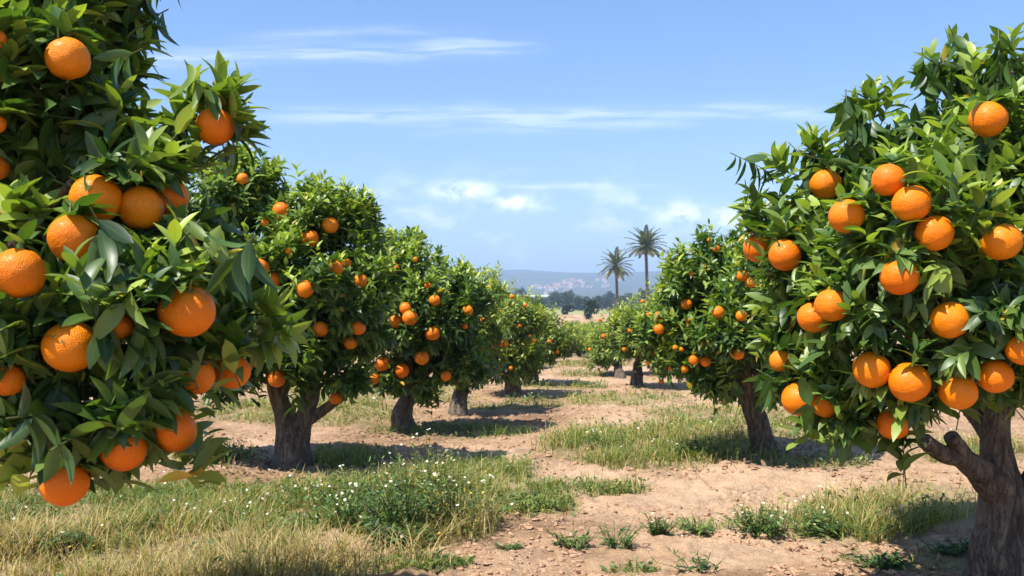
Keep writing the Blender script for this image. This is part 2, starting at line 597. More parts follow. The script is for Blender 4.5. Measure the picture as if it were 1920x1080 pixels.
def build_cover():
    rng = np.random.default_rng(5)
    G, D, Wd, Fl = MB(), MB(), MB(), MB()
    for p in PATCH:
        kind, dens, h0 = p[0], p[5], p[6]
        x, y = scatter(rng, p, dens)
        n = len(x)
        z = gz(x, y) - 0.006
        b = np.stack([x, y, z], -1)
        dryp = {'mixed': 0.48, 'dry': 0.86, 'green': 0.16}[kind]
        dry = rng.random(n) < np.clip(dryp + 0.9 * (n2(x, y, 1.6, 2, 9.0) - 0.5), 0.03, 0.97)
        hs = 0.10 + 1.7 * n2(x, y, 2.6, 3, 4.0)
        for sel, mb in ((~dry, G), (dry, D)):
            m = int(sel.sum())
            if not m:
                continue
            h = h0 * hs[sel] * rng.uniform(0.45, 1.35, m)
            wide = 0.0048 * np.maximum(1.0, y[sel] / 6.5)
            blade_geo(mb, b[sel], rng.uniform(0, TAU, m), h, rng.uniform(0.15, 1.3, m), wide * rng.uniform(0.6, 1.5, m),
                      np.clip(rng.normal(0.42, 0.2, m) + 0.35 * (n2(x[sel], y[sel], 1.1, 2, 2.0) - 0.5), 0, 1).astype(np.float32))
        # low broad-leaved weeds among the grass
        m = int(n * {'mixed': 0.34, 'dry': 0.06, 'green': 0.45}[kind])
        if m:
            i = rng.integers(0, n, m)
            az = rng.uniform(0, TAU, m)
            el = rng.uniform(0.1, 1.0, m)
            a = np.stack([np.cos(az) * np.cos(el), np.sin(az) * np.cos(el), np.sin(el)], -1)
            bb = b[i] + np.stack([0 * az, 0 * az, h0 * rng.uniform(0.05, 0.75, m)], -1)
            L = rng.uniform(0.015, 0.05, m) * np.maximum(1, y[i] / 7.5)
            leaf_geo(Wd, bb, a, np.tile([0, 0, 1.0], (m, 1)) + rng.normal(0, 0.3, (m, 3)), L, L * 0.45, rng.uniform(0, 0.5, m),
                     np.clip(rng.normal(0.4, 0.2, m), 0, 1), 2)
        # small white flowers and pale seed heads
        if kind == 'mixed':
            m = int(n * 0.008)
            i = rng.integers(0, n, m)
            i = i[n2(x[i], y[i], 1.3, 2, 6.0) > 0.47]
            flowers(Fl, b[i] + np.stack([0 * x[i], 0 * x[i], h0 * rng.uniform(0.7, 1.25, len(i))], -1), rng, 0.009 * np.maximum(1, y[i] / 8))
    tag(G.build('grass', M['grass']), kind='stuff', label='green grass blades growing in patches on the orchard floor')
    tag(D.build('dry_grass', M['dry']), kind='stuff', label='dry straw coloured grass in patches on the orchard floor')
    tag(Wd.build('ground_weeds', M['weed']), kind='stuff', label='low broad leaved weeds growing among the grass')
    tag(Fl.build('wild_flowers', [M['petal'], M['yellow']]), kind='stuff', label='tiny white wild flowers dotted through the grass')


def flowers(mb, c, rng, r, mat=0, eye=1):
    N = len(c)
    if not N:
        return
    r = np.broadcast_to(r, (N,))
    up = norm(np.stack([rng.normal(0, 0.45, N), rng.normal(-0.25, 0.45, N), np.ones(N)], -1))
    u = norm(np.cross(up, np.array([0.2, 0.9, 0.1])))
    v = np.cross(up, u)
    for k in range(6):
        a = k * TAU / 6 + rng.uniform(0, 1, N) * 0.3
        d = u * np.cos(a)[:, None] + v * np.sin(a)[:, None] + up * 0.15
        leaf_geo(mb, c, d, up, r * 1.15, r * 0.75, 0.1, 0.5, 2, mat, 0.1)
    leaf_geo(mb, c + up * (r * 0.15)[:, None] - u * (r * 0.25)[:, None], u, up, r * 0.6, r * 0.6, 0.0, 0.5, 2, eye, -0.2)


build_cover()


def build_clods():
    rng = np.random.default_rng(8)
    n = 42000
    y = 3.6 + (14 - 3.6) * rng.random(n) ** 1.5
    x = rng.uniform(-0.62, 0.62, n) * y
    k = (veg_mask(x, y) < 0.5) & (n2(x, y, 1.6, 2, 12.0) > 0.40)
    x, y = x[k], y[k]
    n = len(x)
    r = 0.0030 + 0.022 * rng.random(n) ** 5.0
    r = r * (0.7 + 0.5 * n2(x, y, 0.9, 2, 3.0))
    u = np.linspace(0, TAU, 8)[:-1]
    rings = np.array([(0.15, 1.0), (0.75, 0.6), (1.0, 0.0), (0.7, -0.6)])
    T = np.stack([rings[:, 0:1] * np.cos(u), rings[:, 0:1] * np.sin(u), np.repeat(rings[:, 1:2], 7, 1)], -1).reshape(-1, 3)
    V = T[None] * (1 + rng.normal(0, 0.26, (n, len(T), 1)))
    sc = np.stack([rng.uniform(0.8, 1.5, n), rng.uniform(0.7, 1.2, n), rng.uniform(0.45, 0.8, n)], -1) * r[:, None]
    V = V * sc[:, None]
    az = rng.uniform(0, TAU, n)[:, None]
    V = np.stack([V[..., 0] * np.cos(az) - V[..., 1] * np.sin(az), V[..., 0] * np.sin(az) + V[..., 1] * np.cos(az), V[..., 2]], -1)
    V = V + np.stack([x, y, gz(x, y) + r * 0.2], -1)[:, None]
    q = []
    for i in range(3):
        for j in range(7):
            q.append((i * 7 + j, (i + 1) * 7 + j, (i + 1) * 7 + (j + 1) % 7, i * 7 + (j + 1) % 7))
    Q = (np.array(q)[None] + (np.arange(n) * len(T))[:, None, None]).reshape(-1, 4)
    mb = MB()
    mb.add(V.reshape(-1, 3), Q)
    tag(mb.build('dirt_clods', M['clod'], attrs=False, smooth=False), kind='stuff', label='small dry clods of soil scattered over the bare ground')


build_clods()


# ------------------------------------------------------------------ orange trees
def ray_hit(px, py, lobes):
    d = norm(np.array([(px - CX) / F, 1.0, -(py - HY) / F]))
    best, near = None, None
    for c, r in lobes:
        o = (CAM - c) / r
        dd = d / r
        A, B, C = dd @ dd, 2 * o @ dd, o @ o - 1
        disc = B * B - 4 * A * C
        t = (-B - math.sqrt(max(disc, 0))) / (2 * A)
        if disc >= 0:
            if best is None or t < best:
                best = t
        miss = (math.sqrt(max(C - B * B / (4 * A) + 1, 1e-6)) - 1) * r.min()
        if near is None or miss < near[0]:
            near = (miss, -B / (2 * A))
    t = best if best is not None else near[1]
    return t * d[1]


def lobe(px, py, d, rx, ry=None, rz=None):
    return (P(px, py, d), np.array([rx, ry or rx, rz or rx], float))


def sprig_leaves(mb, p0, d, L, nl, leafL, tint, droop, rng, nseg, keep, stem_r, zmin=None):
    """p0: twig roots, d: directions, L: twig lengths; every twig carries nl leaves in a spiral."""
    N = len(p0)
    u = norm(np.cross(d, norm(rng.normal(0, 1, (N, 3)))))
    v = np.cross(d, u)
    B, A, Nn, LL, T, CU = [], [], [], [], [], []
    for k in range(nl):
        t = 0.12 + 0.88 * (k + rng.random(N) * 0.7) / nl
        ph = k * 2.39996 + rng.normal(0, 0.35, N)
        th = np.radians(70 - 42 * t + rng.normal(0, 10, N))
        rad = u * np.cos(ph)[:, None] + v * np.sin(ph)[:, None]
        a = d * np.cos(th)[:, None] + rad * np.sin(th)[:, None]
        a = norm(a - np.array([0, 0, 1.0]) * (droop * rng.uniform(0.4, 1.4, N))[:, None])
        n = d - a * np.sum(d * a, -1, keepdims=True) + np.array([0, 0, 0.55]) + rng.normal(0, 0.22, (N, 3))
        B.append(p0 + d * (L * t)[:, None])
        A.append(a)
        Nn.append(n)
        LL.append(leafL * (0.72 + 0.55 * np.sin(np.pi * np.clip(t, 0, 1) ** 0.8) * rng.uniform(0.75, 1.1, N)) * rng.uniform(0.85, 1.12, N) * 0.95)
        T.append(tint + rng.normal(0, 0.09, N) + np.where(t > 0.72, 0.10, 0.0) * (tint > 0.35))
        CU.append(rng.uniform(0.02, 0.42, N) + 0.15 * droop)
    B, A, Nn = np.concatenate(B), np.concatenate(A), np.concatenate(Nn)
    LL, T, CU = np.concatenate(LL), np.concatenate(T), np.concatenate(CU)
    m = zmin(B + A * LL[:, None]) if zmin else np.ones(len(B), bool)
    for c, r, w, reach in keep:
        for f in (0.15, 0.5, 0.95):
            q = B + A * (LL * f)[:, None] - c
            s = np.clip(q @ w, 0, reach)
            m &= np.linalg.norm(q - s[:, None] * w, axis=1) > r * {0.15: 1.0, 0.5: 0.97, 0.95: 0.72}[f]
        q = B + A * (LL * 0.95)[:, None] - c
        m &= np.linalg.norm(q, axis=1) > r * 1.01
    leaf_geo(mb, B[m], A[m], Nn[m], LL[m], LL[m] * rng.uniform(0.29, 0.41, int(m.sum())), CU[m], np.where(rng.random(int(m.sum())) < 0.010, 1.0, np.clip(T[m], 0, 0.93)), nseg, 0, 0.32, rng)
    if stem_r:
        tip = p0 + d * L[:, None]
        ms = zmin(tip - np.array([0, 0, 0.10])) if zmin else np.ones(N, bool)
        for c, r, w, reach in keep:
            for f in (0.3, 0.65, 1.0):
                q = p0 + d * (L * f)[:, None] - c
                s = np.clip(q @ w, 0, reach)
                ms &= np.linalg.norm(q - s[:, None] * w, axis=1) > r * 1.02
        sticks(mb, p0[ms], (p0 + (tip - p0) * 0.9)[ms], stem_r, stem_r * 0.45)


def build_crown(root, lobes, dens, leafL, nl, nseg, seed, keep=(), stem_r=0.0, twig=(0.13, 0.25), young=0.3, dark=0.0, caps=(), zmin=None, shoots=(), mat='leaf', layers=((0.0, 1.0), (-0.05, 0.16), (0.14, 0.7), (0.30, 0.4)), clump=0.20):
    rng = np.random.default_rng(seed)
    mb = MB()
    cz = np.mean([c[2] for c, r in lobes])
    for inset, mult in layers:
        Ps, Ns = [], []
        for c, r in lobes:
            rr = np.maximum(r - max(inset, 0), 0.0)
            if rr.min() <= 0.02:
                continue
            area = 4 * math.pi * (((rr[0] * rr[1]) ** 1.6 + (rr[0] * rr[2]) ** 1.6 + (rr[1] * rr[2]) ** 1.6) / 3) ** (1 / 1.6)
            n = max(4, int(dens * mult * area)) if inset == 0 else int(dens * mult * area)
            uu = norm(rng.normal(0, 1, (n, 3)))
            p = c + rr * uu
            ok = np.ones(n, bool)
            for c2, r2 in lobes:
                if c2 is c:
                    continue
                r3 = np.maximum(r2 - max(inset, 0), 0.01)
                ok &= np.sum(((p - c2) / r3) ** 2, -1) > 0.93
            Ps.append(p[ok])
            Ns.append(norm(uu / rr)[ok])
        if not Ps:
            continue
        p, nr = np.concatenate(Ps), np.concatenate(Ns)
        ok = p[:, 2] > gz(p[:, 0], p[:, 1], False) + 0.12
        if inset < 0:
            ok &= (nr[:, 2] > -0.1) & (vnoise(p * 4.0 + seed + 3) > 0.45)
        p, nr = p[ok], nr[ok]
        n = len(p)
        cl = fbm(p * 2.7 + seed, 2)
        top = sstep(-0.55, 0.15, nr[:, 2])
        d = norm(nr * 0.9 + np.array([0, 0, 1.0]) * (0.75 * top - 0.30 * (1 - top))[:, None] + rng.normal(0, 0.33, (n, 3)))
        L = rng.uniform(*twig, n)
        if inset < 0:
            d = norm(d + np.array([0, 0, 0.7]))
            L = L * 1.25
        back = L + leafL * 0.35 + (0.0 if inset < 0 else clump) * sstep(0.42, 0.68, cl) + rng.normal(0, 0.025, n)
        if inset < 0:
            back = L * rng.uniform(0.55, 0.95, n)
        p0 = p - d * back[:, None]
        droop = 0.10 + 0.75 * (1 - top) + 0.10 * rng.random(n)
        if inset < 0:
            droop = 0.08 * rng.random(n)
        yy = (rng.random(n) < young * (0.15 + 0.85 * sstep(-0.1, 0.7, nr[:, 2]))) & (inset <= 0.0)
        tint = rng.normal(0.36, 0.10, n) + 0.13 * sstep(0.0, 0.8, nr[:, 2]) + np.where(yy, rng.uniform(0.15, 0.42, n), 0) - dark - (0.10 if inset > 0 else 0) + (0.08 if inset < 0 else 0)  # inner layers tinted darker: shade inside the crown put into the leaf colour
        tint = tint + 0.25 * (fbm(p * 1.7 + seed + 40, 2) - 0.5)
        if zmin:
            kz = zmin(p0 + d * L[:, None] - np.array([0, 0, 0.05]))
            p0, d, L, tint, droop = p0[kz], d[kz], L[kz], tint[kz], droop[kz]
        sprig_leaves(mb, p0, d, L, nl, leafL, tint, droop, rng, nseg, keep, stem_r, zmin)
    for x0, y0, x1, y1, dd in shoots:                      # single leafy shoots standing out of the outline
        a, b = P(x0, y0, dd), P(x1, y1, dd)
        a = a * (1 + 0.10 / dd) - CAM * 0.10 / dd
        b = b * (1 + 0.10 / dd) - CAM * 0.10 / dd
        Ld = float(np.linalg.norm(b - a)) - leafL * 0.55
        dr = norm(b - a + np.array([0, -0.15, 0]) * Ld)[None]
        sprig_leaves(mb, a[None], dr, np.array([max(Ld, 0.05)]), 13, leafL, np.array([rng.uniform(0.5, 0.72)]), np.array([0.04]), rng, nseg, keep, stem_r)
    for c, r, w in caps:                                   # the leaves round a fruit's stalk
        m = int(rng.integers(4, 8))
        az = rng.uniform(0, TAU, m)
        el = rng.uniform(-0.25, 0.75, m)
        a = np.stack([np.cos(az) * np.cos(el), np.sin(az) * np.cos(el), np.sin(el)], -1)
        b = np.tile(c + np.array([0, 0, r * 1.02]), (m, 1)) - w * r * 0.35 + rng.normal(0, 0.006, (m, 3))
        LL = leafL * rng.uniform(0.75, 1.15, m)
        hit = np.linalg.norm(b + a * (LL * 0.55)[:, None] - c, axis=1) < r * 1.12
        a[hit, 2] += 0.7
        leaf_geo(mb, b, a, np.tile([0, 0, 1.0], (m, 1)) + a * 0.1 + rng.normal(0, 0.15, (m, 3)), LL, LL * 0.40, rng.uniform(0.2, 0.75, m),
                 np.clip(rng.normal(0.45, 0.12, m), 0, 1), nseg, 0, 0.32, rng)
        leaf_geo(mb, b, a + 0.5, np.tile([0, 0, 1.0], (m, 1)), LL, LL * 0.43, 0.3, 0.35, nseg)
    return mb.build('crown', [M[mat], M['stem']], root, root.location)


def limbs_to_lobes(mb, fork, lobes, r0, seed, most=9):
    rng = np.random.default_rng(seed)
    big = sorted(lobes, key=lambda l: -l[1].max())[:most]
    ctr = big[0][0]
    for k, (c, r) in enumerate(big):
        for q in range(3 if k == 0 else 1):
            end = c + rng.normal(0, 0.35, 3) * r
            end[2] = c[2] + abs(end[2] - c[2]) * 0.8 - 0.1 * r[2]
            mid = fork * 0.5 + end * 0.5 + rng.normal(0, 0.05, 3) + (ctr - c) * 0.08
            tube(mb, [fork - np.array([0, 0, 0.03]), fork * 0.78 + mid * 0.22 + np.array([0, 0, 0.02]), mid, end], [r0, r0 * 0.8, r0 * 0.45, r0 * 0.14], 7, 10, 0.06, 12, seed=seed + k)


def trunk_simple(root, base, fork, r, lobes, seed, sides=12, detail=True, nl=7):
    rng = np.random.default_rng(seed)
    mb = MB()
    mid = base * 0.5 + fork * 0.5 + np.array([rng.normal(0, 0.03), 0, 0])
    b0 = base - np.array([0, 0, 0.08])
    tube(mb, [b0, base + (fork - base) * 0.08, mid, fork], [r * 1.5, r * 1.22, r, r * 0.72], sides, 22, 0.13, 16, seed=seed)
    limbs_to_lobes(mb, fork, lobes, r * 0.66, seed, nl)
    return mb.build('trunk', M['bark'], root, root.location, attrs=False)


# ---- fruit
def orange_mesh(name, mat, seed, nu=40, nv=26):
    th = np.linspace(0.0, math.pi, nv)
    ph = np.arange(nu) * TAU / nu
    TH, PH = np.meshgrid(th, ph, indexing='ij')
    d = np.stack([np.sin(TH) * np.cos(PH), np.sin(TH) * np.sin(PH), np.cos(TH)], -1)
    r = 1 + 0.085 * (fbm(d * 1.4 + seed, 2) - 0.5) + 0.022 * (fbm(d * 5 + seed, 2) - 0.5)
    r = r - 0.10 * np.exp(-(TH / 0.22) ** 2) - 0.04 * np.exp(-((math.pi - TH) / 0.16) ** 2)
    r = r + 0.012 * np.cos(PH * 5 + seed) * np.exp(-((TH - 0.35) / 0.25) ** 2)
    v = d * r[..., None] * np.array([1.0, 1.0, 0.965]) * 0.05
    i = (np.arange(nv - 1) * nu)[:, None]
    j = np.arange(nu)[None]
    jn = (j + 1) % nu
    Q = np.stack([i + j, i + nu + j, i + nu + jn, i + jn], -1).reshape(-1, 4)
    mb = MB()
    mb.add(v.reshape(-1, 3), Q)
    o = mb.build(name, mat, attrs=False)
    me = o.data
    bpy.data.objects.remove(o)
    return me


ORANGE = [orange_mesh('orange', M['orange_' + 'abacbac'[k]], 3.7 * k) for k in range(7)]
ORANGE_LO = [orange_mesh('small_orange', M['orange_' + 'abc'[k]], 2.1 * k, 16, 10) for k in range(3)]


def stalk_mesh():
    mb = MB()
    tube(mb, [(0, 0, 0.041), (0.0, 0, 0.047), (0.003, 0, 0.056), (0.009, 0.002, 0.072)], [0.0042, 0.003, 0.0023, 0.0020], 7, 10, 0.05, 30)
    n = 5
    az = np.arange(n) * TAU / n
    a = np.stack([np.cos(az), np.sin(az), 0 * az + 0.12], -1)
    leaf_geo(mb, np.tile([0, 0, 0.0455], (n, 1)), a, np.tile([0, 0, 1.0], (n, 1)), 0.010, 0.009, 0.35, 0.4, 2)
    o = mb.build('stalk', M['calyx'])
    me = o.data
    bpy.data.objects.remove(o)
    return me


STALK = stalk_mesh()
NEAR_BY = {}


def fruit_spots(spots, lobes, seed, push=0.55, wmix=0.65):
    """3-D centre, radius and outward direction of each fruit, on the crown's own surface."""
    out = []
    rr = np.random.default_rng(seed + 500)
    for s in spots:
        push = float(rr.uniform(0.35, 0.75))
        px, py, dia = s[:3]
        back = s[4] if len(s) > 4 else 0.0
        d = ray_hit(px, py, lobes)
        d = d * 1.0 + 0.012 + back
        r = dia / 2 / F * d
        d = d + r * push
        r = dia / 2 / F * d
        c = P(px, py, d)
        g = np.zeros(3)
        for lc, lr in lobes:
            q = (c - lc) / lr
            g += norm(q / lr) * math.exp(-3 * (np.sqrt(q @ q) - 0.8) ** 2)
        w = norm(norm(CAM - c) * wmix + norm(g) * (1 - wmix))
        out.append((c, r, w))
    return out


def hang(spots, pts, seed, group, cat='orange', stalk=True, lo=False, default=None):
    rng = np.random.default_rng(seed)
    for s, (c, r, w) in zip(spots, pts):
        me = (ORANGE_LO if lo else ORANGE)[int(rng.integers(0, 3 if lo else 7))]
        o = bpy.data.objects.new('orange', me)
        COL.objects.link(o)
        o.location = tuple(c)
        o.rotation_euler = (float(rng.normal(0, 0.28)), float(rng.normal(0, 0.28)), float(rng.uniform(0, TAU)))
        o.scale = tuple(r / 0.05 * rng.normal(1, 0.018, 3))
        tag(o, s[3] if len(s) > 3 and s[3] else default, cat, group)
        if stalk:
            k = bpy.data.objects.new('stalk', STALK)
            COL.objects.link(k)
            k.parent = o


def tree_root(base, label, group, cat='orange tree', name='orange_tree'):
    return tag(empty(name, base), label, cat, group)


def make_tree(base, lobes, label, group, fork, r, dens, leafL, nl, nseg, seed, spots=(), fgroup=None, flabel=None, stem_r=0.0, trunk=None, lo=False, stalk=True, **kw):
    base = np.array(base, float)
    root = tree_root(base, label, group)
    pts = fruit_spots(spots, lobes, seed)
    keep = [(c, rr, w, 0.26) for c, rr, w in pts]
    build_crown(root, lobes, dens, leafL, nl, nseg, seed, keep, stem_r, caps=pts if not lo else (), **kw)
    if trunk:
        trunk(root)
    else:
        trunk_simple(root, base, np.array(fork, float), r, lobes, seed)
    hang(spots, pts, seed + 1, fgroup, lo=lo, stalk=stalk, default=flabel)
    return root


def on_ground(px, py):
    d = F * CAMZ / (py - HY)
    x = (px - CX) / F * d
    return np.array([x, d, float(gz(x, d))])


ROWL, ROWR = 'orange trees of the row on the left side of the aisle', 'orange trees of the row on the right side of the aisle'

# ---- big near tree on the left -------------------------------------------------
L1 = [(np.array([-1.82, 2.78, 1.48]), np.array([0.72, 0.74, 0.63])), (np.array([-1.82, 2.80, 2.15]), np.array([0.58, 0.6, 0.45])),
      lobe(160, 60, 2.5, .165), lobe(70, -20, 2.4, .25), lobe(60, 180, 2.2, .24), lobe(395, 205, 2.24, .062), lobe(328, 275, 2.25, .06), lobe(278, 330, 2.15, .09),
      lobe(290, 430, 2.12, .095), lobe(200, 300, 2.1, .15), lobe(470, 612, 2.2, .055), lobe(400, 580, 2.17, .09), lobe(370, 660, 2.1, .09), lobe(385, 730, 2.08, .055),
      lobe(325, 815, 2.05, .065), lobe(200, 825, 2.0, .08), lobe(70, 745, 2.05, .12), lobe(130, 835, 1.98, .055), lobe(10, 770, 2.15, .14), lobe(60, 800, 2.2, .12), lobe(250, 740, 2.0, .13), lobe(100, 560, 1.98, .2), lobe(240, 560, 1.98, .17)]
SL1 = [(127, 110, 80, 'highest large orange near the top of the left tree, a leaf at its side'),
       (403, 237, 72, 'orange hanging from the bough tip that stands out against the sky'),
       (180, 372, 92, 'large orange above the leaf crossed fruit, first of three in a line'),
       (264, 389, 84, 'middle orange of the touching three in a line, partly over the notched one'),
       (319, 369, 70, 'orange half hidden behind its neighbour, last of the three in a line', 0.06),
       (139, 447, 92, 'orange tucked under a larger one with a pale leaf lying across its upper side', 0.03),
       (35, 512, 96, 'big bright sunlit orange cut by the left picture edge at mid height'),
       (351, 583, 102, 'largest bright orange of the left tree, with glinting rough peel'),
       (133, 649, 98, 'large smooth orange below the bright edge fruit with long leaves hanging round it'),
       (226, 612, 48, 'small sliver of orange seen deep between dark leaves', 0.07),
       (366, 705, 72, 'shaded orange below the largest bright one with dark leaves over its lower edge', 0.02),
       (436, 697, 66, 'orange mostly covered by a long leaf at the outer side of the left tree', 0.05),
       (14, 712, 62, 'shaded orange low at the left picture edge, a leaf over its top'),
       (231, 841, 84, 'low shaded orange, between the lowest fruit and the one over bare soil'),
       (327, 808, 84, 'orange hanging low over the bare soil with pointed leaves below it'),
       (121, 905, 88, 'lowest orange of the left tree, hanging over the grass below all the others', -0.05),
       (-14, 310, 62, 'orange at the left picture edge, only a thin rim showing'),
       (-8, 232, 36, 'small orange rim at the left picture edge, upper of the two close together'),
       (-6, 72, 34, 'small orange rim at the top left picture edge')]

SHL1 = [(360, 260, 372, 120, 2.2), (390, 240, 425, 108, 2.2), (400, 230, 470, 130, 2.18), (410, 250, 480, 175, 2.16), (420, 250, 470, 215, 2.2), (340, 270, 335, 170, 2.25), (420, 260, 455, 260, 2.22),
        (220, 70, 300, 5, 2.45), (230, 110, 305, 60, 2.4), (220, 160, 295, 120, 2.4), (190, 60, 250, -30, 2.4), (240, 240, 290, 180, 2.15), (250, 330, 290, 220, 2.1),
        (470, 600, 580, 640, 2.18), (470, 590, 560, 590, 2.2), (460, 620, 545, 660, 2.15), (440, 560, 530, 560, 2.2), (20, 440, 30, 330, 1.9), (60, 420, 100, 350, 1.9), (30, 430, 5, 350, 1.9), (360, 500, 450, 490, 2.05), (330, 400, 420, 440, 2.05)]


def trunk_L1(root):
    mb = MB()
    b = np.array([-2.05, 2.9, float(gz(-2.05, 2.9)) - 0.08])
    fork = np.array([-1.98, 2.85, 0.62])
    tube(mb, [b, b + (0.02, 0, 0.15), (-2.0, 2.87, 0.35), fork], [0.17, 0.13, 0.105, 0.10], 18, 30, 0.13, 16)
    limbs_to_lobes(mb, fork, L1, 0.06, 3, 14)
    mb.build('trunk', M['bark'], root, root.location, attrs=False)


make_tree((-2.05, 2.9, float(gz(-2.05, 2.9))), L1, 'big near orange tree filling the left picture edge, its trunk out of sight', ROWL, None, 0, 170, 0.087, 11, 5, 14,
          SL1, 'oranges on the big near tree at the left', None, 0.0026, trunk_L1, young=0.36, clump=0.22, twig=(0.10, 0.18), zmin=lambda q: q[:, 2] > 0.85, shoots=SHL1)

# ---- big near tree on the right ------------------------------------------------
R1 = [(P(1915, 445, 4.0), np.array([0.96, 1.06, 0.60])), (P(1950, 345, 4.05), np.array([0.66, 0.85, 0.50])),
      lobe(1448, 420, 3.55, .085), lobe(1515, 360, 3.6, .115), lobe(1585, 330, 3.6, .13), lobe(1650, 250, 3.6, .13), lobe(1730, 225, 3.6, .17), lobe(1805, 150, 3.6, .15), lobe(1910, 155, 3.4, .16),
      lobe(1515, 480, 3.45, .18), lobe(1490, 600, 3.5, .12), lobe(1465, 630, 3.5, .075), lobe(1515, 700, 3.3, .14), lobe(1505, 765, 3.25, .06), lobe(1600, 750, 3.2, .15), lobe(1685, 785, 3.1, .09),
      lobe(1720, 450, 3.0, .28), lobe(1630, 560, 3.1, .25), lobe(1800, 640, 2.95, .2), lobe(1880, 560, 2.95, .28), lobe(1700, 680, 3.0, .18), lobe(1860, 320, 3.2, .28), lobe(1885, 680, 3.1, .12), lobe(1775, 715, 3.1, .09)]
SR1 = [(1853, 224, 68, 'highest orange of the right tree, single among upright leaves'),
       (1548, 345, 58, 'orange near the upper left edge of the right tree, leaf beside it', 0.03),
       (1666, 338, 62, 'sunlit orange just above the dimpled one high in the right tree'),
       (1587, 405, 64, 'orange lit on top with its lower half shaded, below the fruit beside the leaf'),
       (1709, 382, 68, 'round orange showing a dimple in its middle'),
       (1752, 437, 70, 'orange with a pale leaf hanging down in front of its face', 0.05),
       (1878, 453, 70, 'orange striped by leaf shadows near the right picture edge, alone at mid height'),
       (1422, 464, 56, 'smooth orange at the outermost edge of the right tree, left of its striped twin', 0.03),
       (1472, 478, 62, 'orange with curved leaf shadows, right one of the outer edge pair'),
       (1687, 519, 70, 'single orange in the middle of the right crown with dark gaps round it'),
       (1560, 572, 64, 'upper bright orange overlapping a darker one behind it'),
       (1526, 595, 60, 'darker orange partly behind the brighter overlapping one', 0.06),
       (1780, 600, 70, 'orange with a leaf tip poking over its right shoulder'),
       (1635, 693, 70, 'smooth orange touching the larger notched one at its right'),
       (1705, 717, 76, 'largest orange of the low right cluster with a leaf notch at its top'),
       (1797, 734, 70, 'orange with pointed leaf shadows hanging over the trunk stub'),
       (1866, 705, 64, 'deep orange fruit behind a hanging leaf, right of the one with pointed shadows', 0.03),
       (1499, 748, 66, 'bright orange hanging at the lower left corner of the right tree'),
       (1547, 758, 50, 'sliver of orange wedged behind leaves beside the lower corner fruit', 0.07),
       (1675, 795, 60, 'lowest deep orange of the right tree, shaded under long hanging leaves'),
       (1464, 677, 42, 'small orange peeping out of the leaves above the lower corner fruit', 0.04),
       (1917, 656, 60, 'bright orange cut by the right picture edge'),
       (1918, 605, 28, 'small shaded orange rim at the right picture edge', 0.05)]
SHR1 = [(1440, 420, 1370, 375, 3.5), (1440, 400, 1385, 345, 3.55), (1460, 440, 1375, 420, 3.5), (1480, 350, 1435, 270, 3.55), (1500, 330, 1425, 310, 3.55), (1520, 310, 1520, 225, 3.6), (1540, 320, 1548, 235, 3.55), (1560, 300, 1490, 250, 3.6),
        (1620, 240, 1590, 165, 3.6), (1630, 240, 1640, 140, 3.55), (1650, 240, 1680, 140, 3.6), (1620, 250, 1570, 200, 3.6), (1640, 230, 1610, 145, 3.6), (1770, 160, 1780, 48, 3.6), (1760, 150, 1735, 80, 3.6), (1790, 150, 1810, 70, 3.6), (1750, 170, 1735, 125, 3.6),
        (1880, 130, 1905, 38, 3.4), (1870, 140, 1880, 60, 3.4), (1480, 560, 1395, 590, 3.45), (1470, 620, 1405, 660, 3.4), (1620, 640, 1600, 560, 2.95), (1680, 640, 1700, 570, 2.9), (1780, 400, 1760, 300, 2.9), (1880, 360, 1900, 260, 2.9)]
BR1 = np.array([2.26, 4.12, float(gz(2.26, 4.12))])


def trunk_R1(root):
    mb = MB()
    dz = BR1[2]
    fork = P(1885, 905, 4.1)
    tube(mb, [P(1888, 1135, 4.12), P(1888, 1085, 4.12), P(1884, 1020, 4.1), P(1886, 950, 4.1), P(1872, 880, 4.1), P(1868, 800, 4.1), P(1880, 700, 4.1), P(1890, 560, 4.05)],
         [0.25, 0.175, 0.138, 0.118, 0.080, 0.062, 0.055, 0.035], 30, 70, 0.15, 15, seed=1.3)
    tube(mb, [P(1896, 1015, 4.1), P(1921, 955, 4.08), P(1958, 890, 4.05), P(2010, 800, 4.0), P(2040, 650, 4.0)], [0.11, 0.085, 0.075, 0.068, 0.03], 20, 34, 0.14, 15, seed=2.2)
    tube(mb, [P(1872, 920, 4.08), P(1838, 884, 4.02), P(1800, 858, 3.95), P(1765, 850, 3.9), P(1733, 826, 3.86)], [0.080, 0.062, 0.045, 0.038, 0.033], 18, 40, 0.15, 15, seed=3.7)
    tube(mb, [P(1822, 872, 3.98), P(1806, 850, 3.93), P(1792, 832, 3.9), P(1783, 818, 3.88)], [0.034, 0.034, 0.033, 0.031], 16, 22, 0.13, 15, seed=4.9)
    tube(mb, [P(1868, 840, 4.1), P(1845, 800, 4.15), P(1800, 740, 4.2), P(1720, 620, 4.2)], [0.05, 0.042, 0.035, 0.015], 12, 18, 0.1, 15, seed=6.1)
    limbs_to_lobes(mb, P(1880, 760, 4.1), R1, 0.05, 7, 16)
    mb.build('trunk', M['bark'], root, root.location, attrs=False)


make_tree(BR1, R1, 'big near orange tree at the right edge, pruned stub on its trunk', ROWR, None, 0, 148, 0.092, 11, 5, 23,
          SR1, 'oranges on the big near tree at the right', None, 0.0028, trunk_R1, young=0.38, clump=0.24, zmin=lambda q: q[:, 2] > 0.66 + 0.24 * sstep(1.32, 1.5, q[:, 0]), shoots=SHR1)

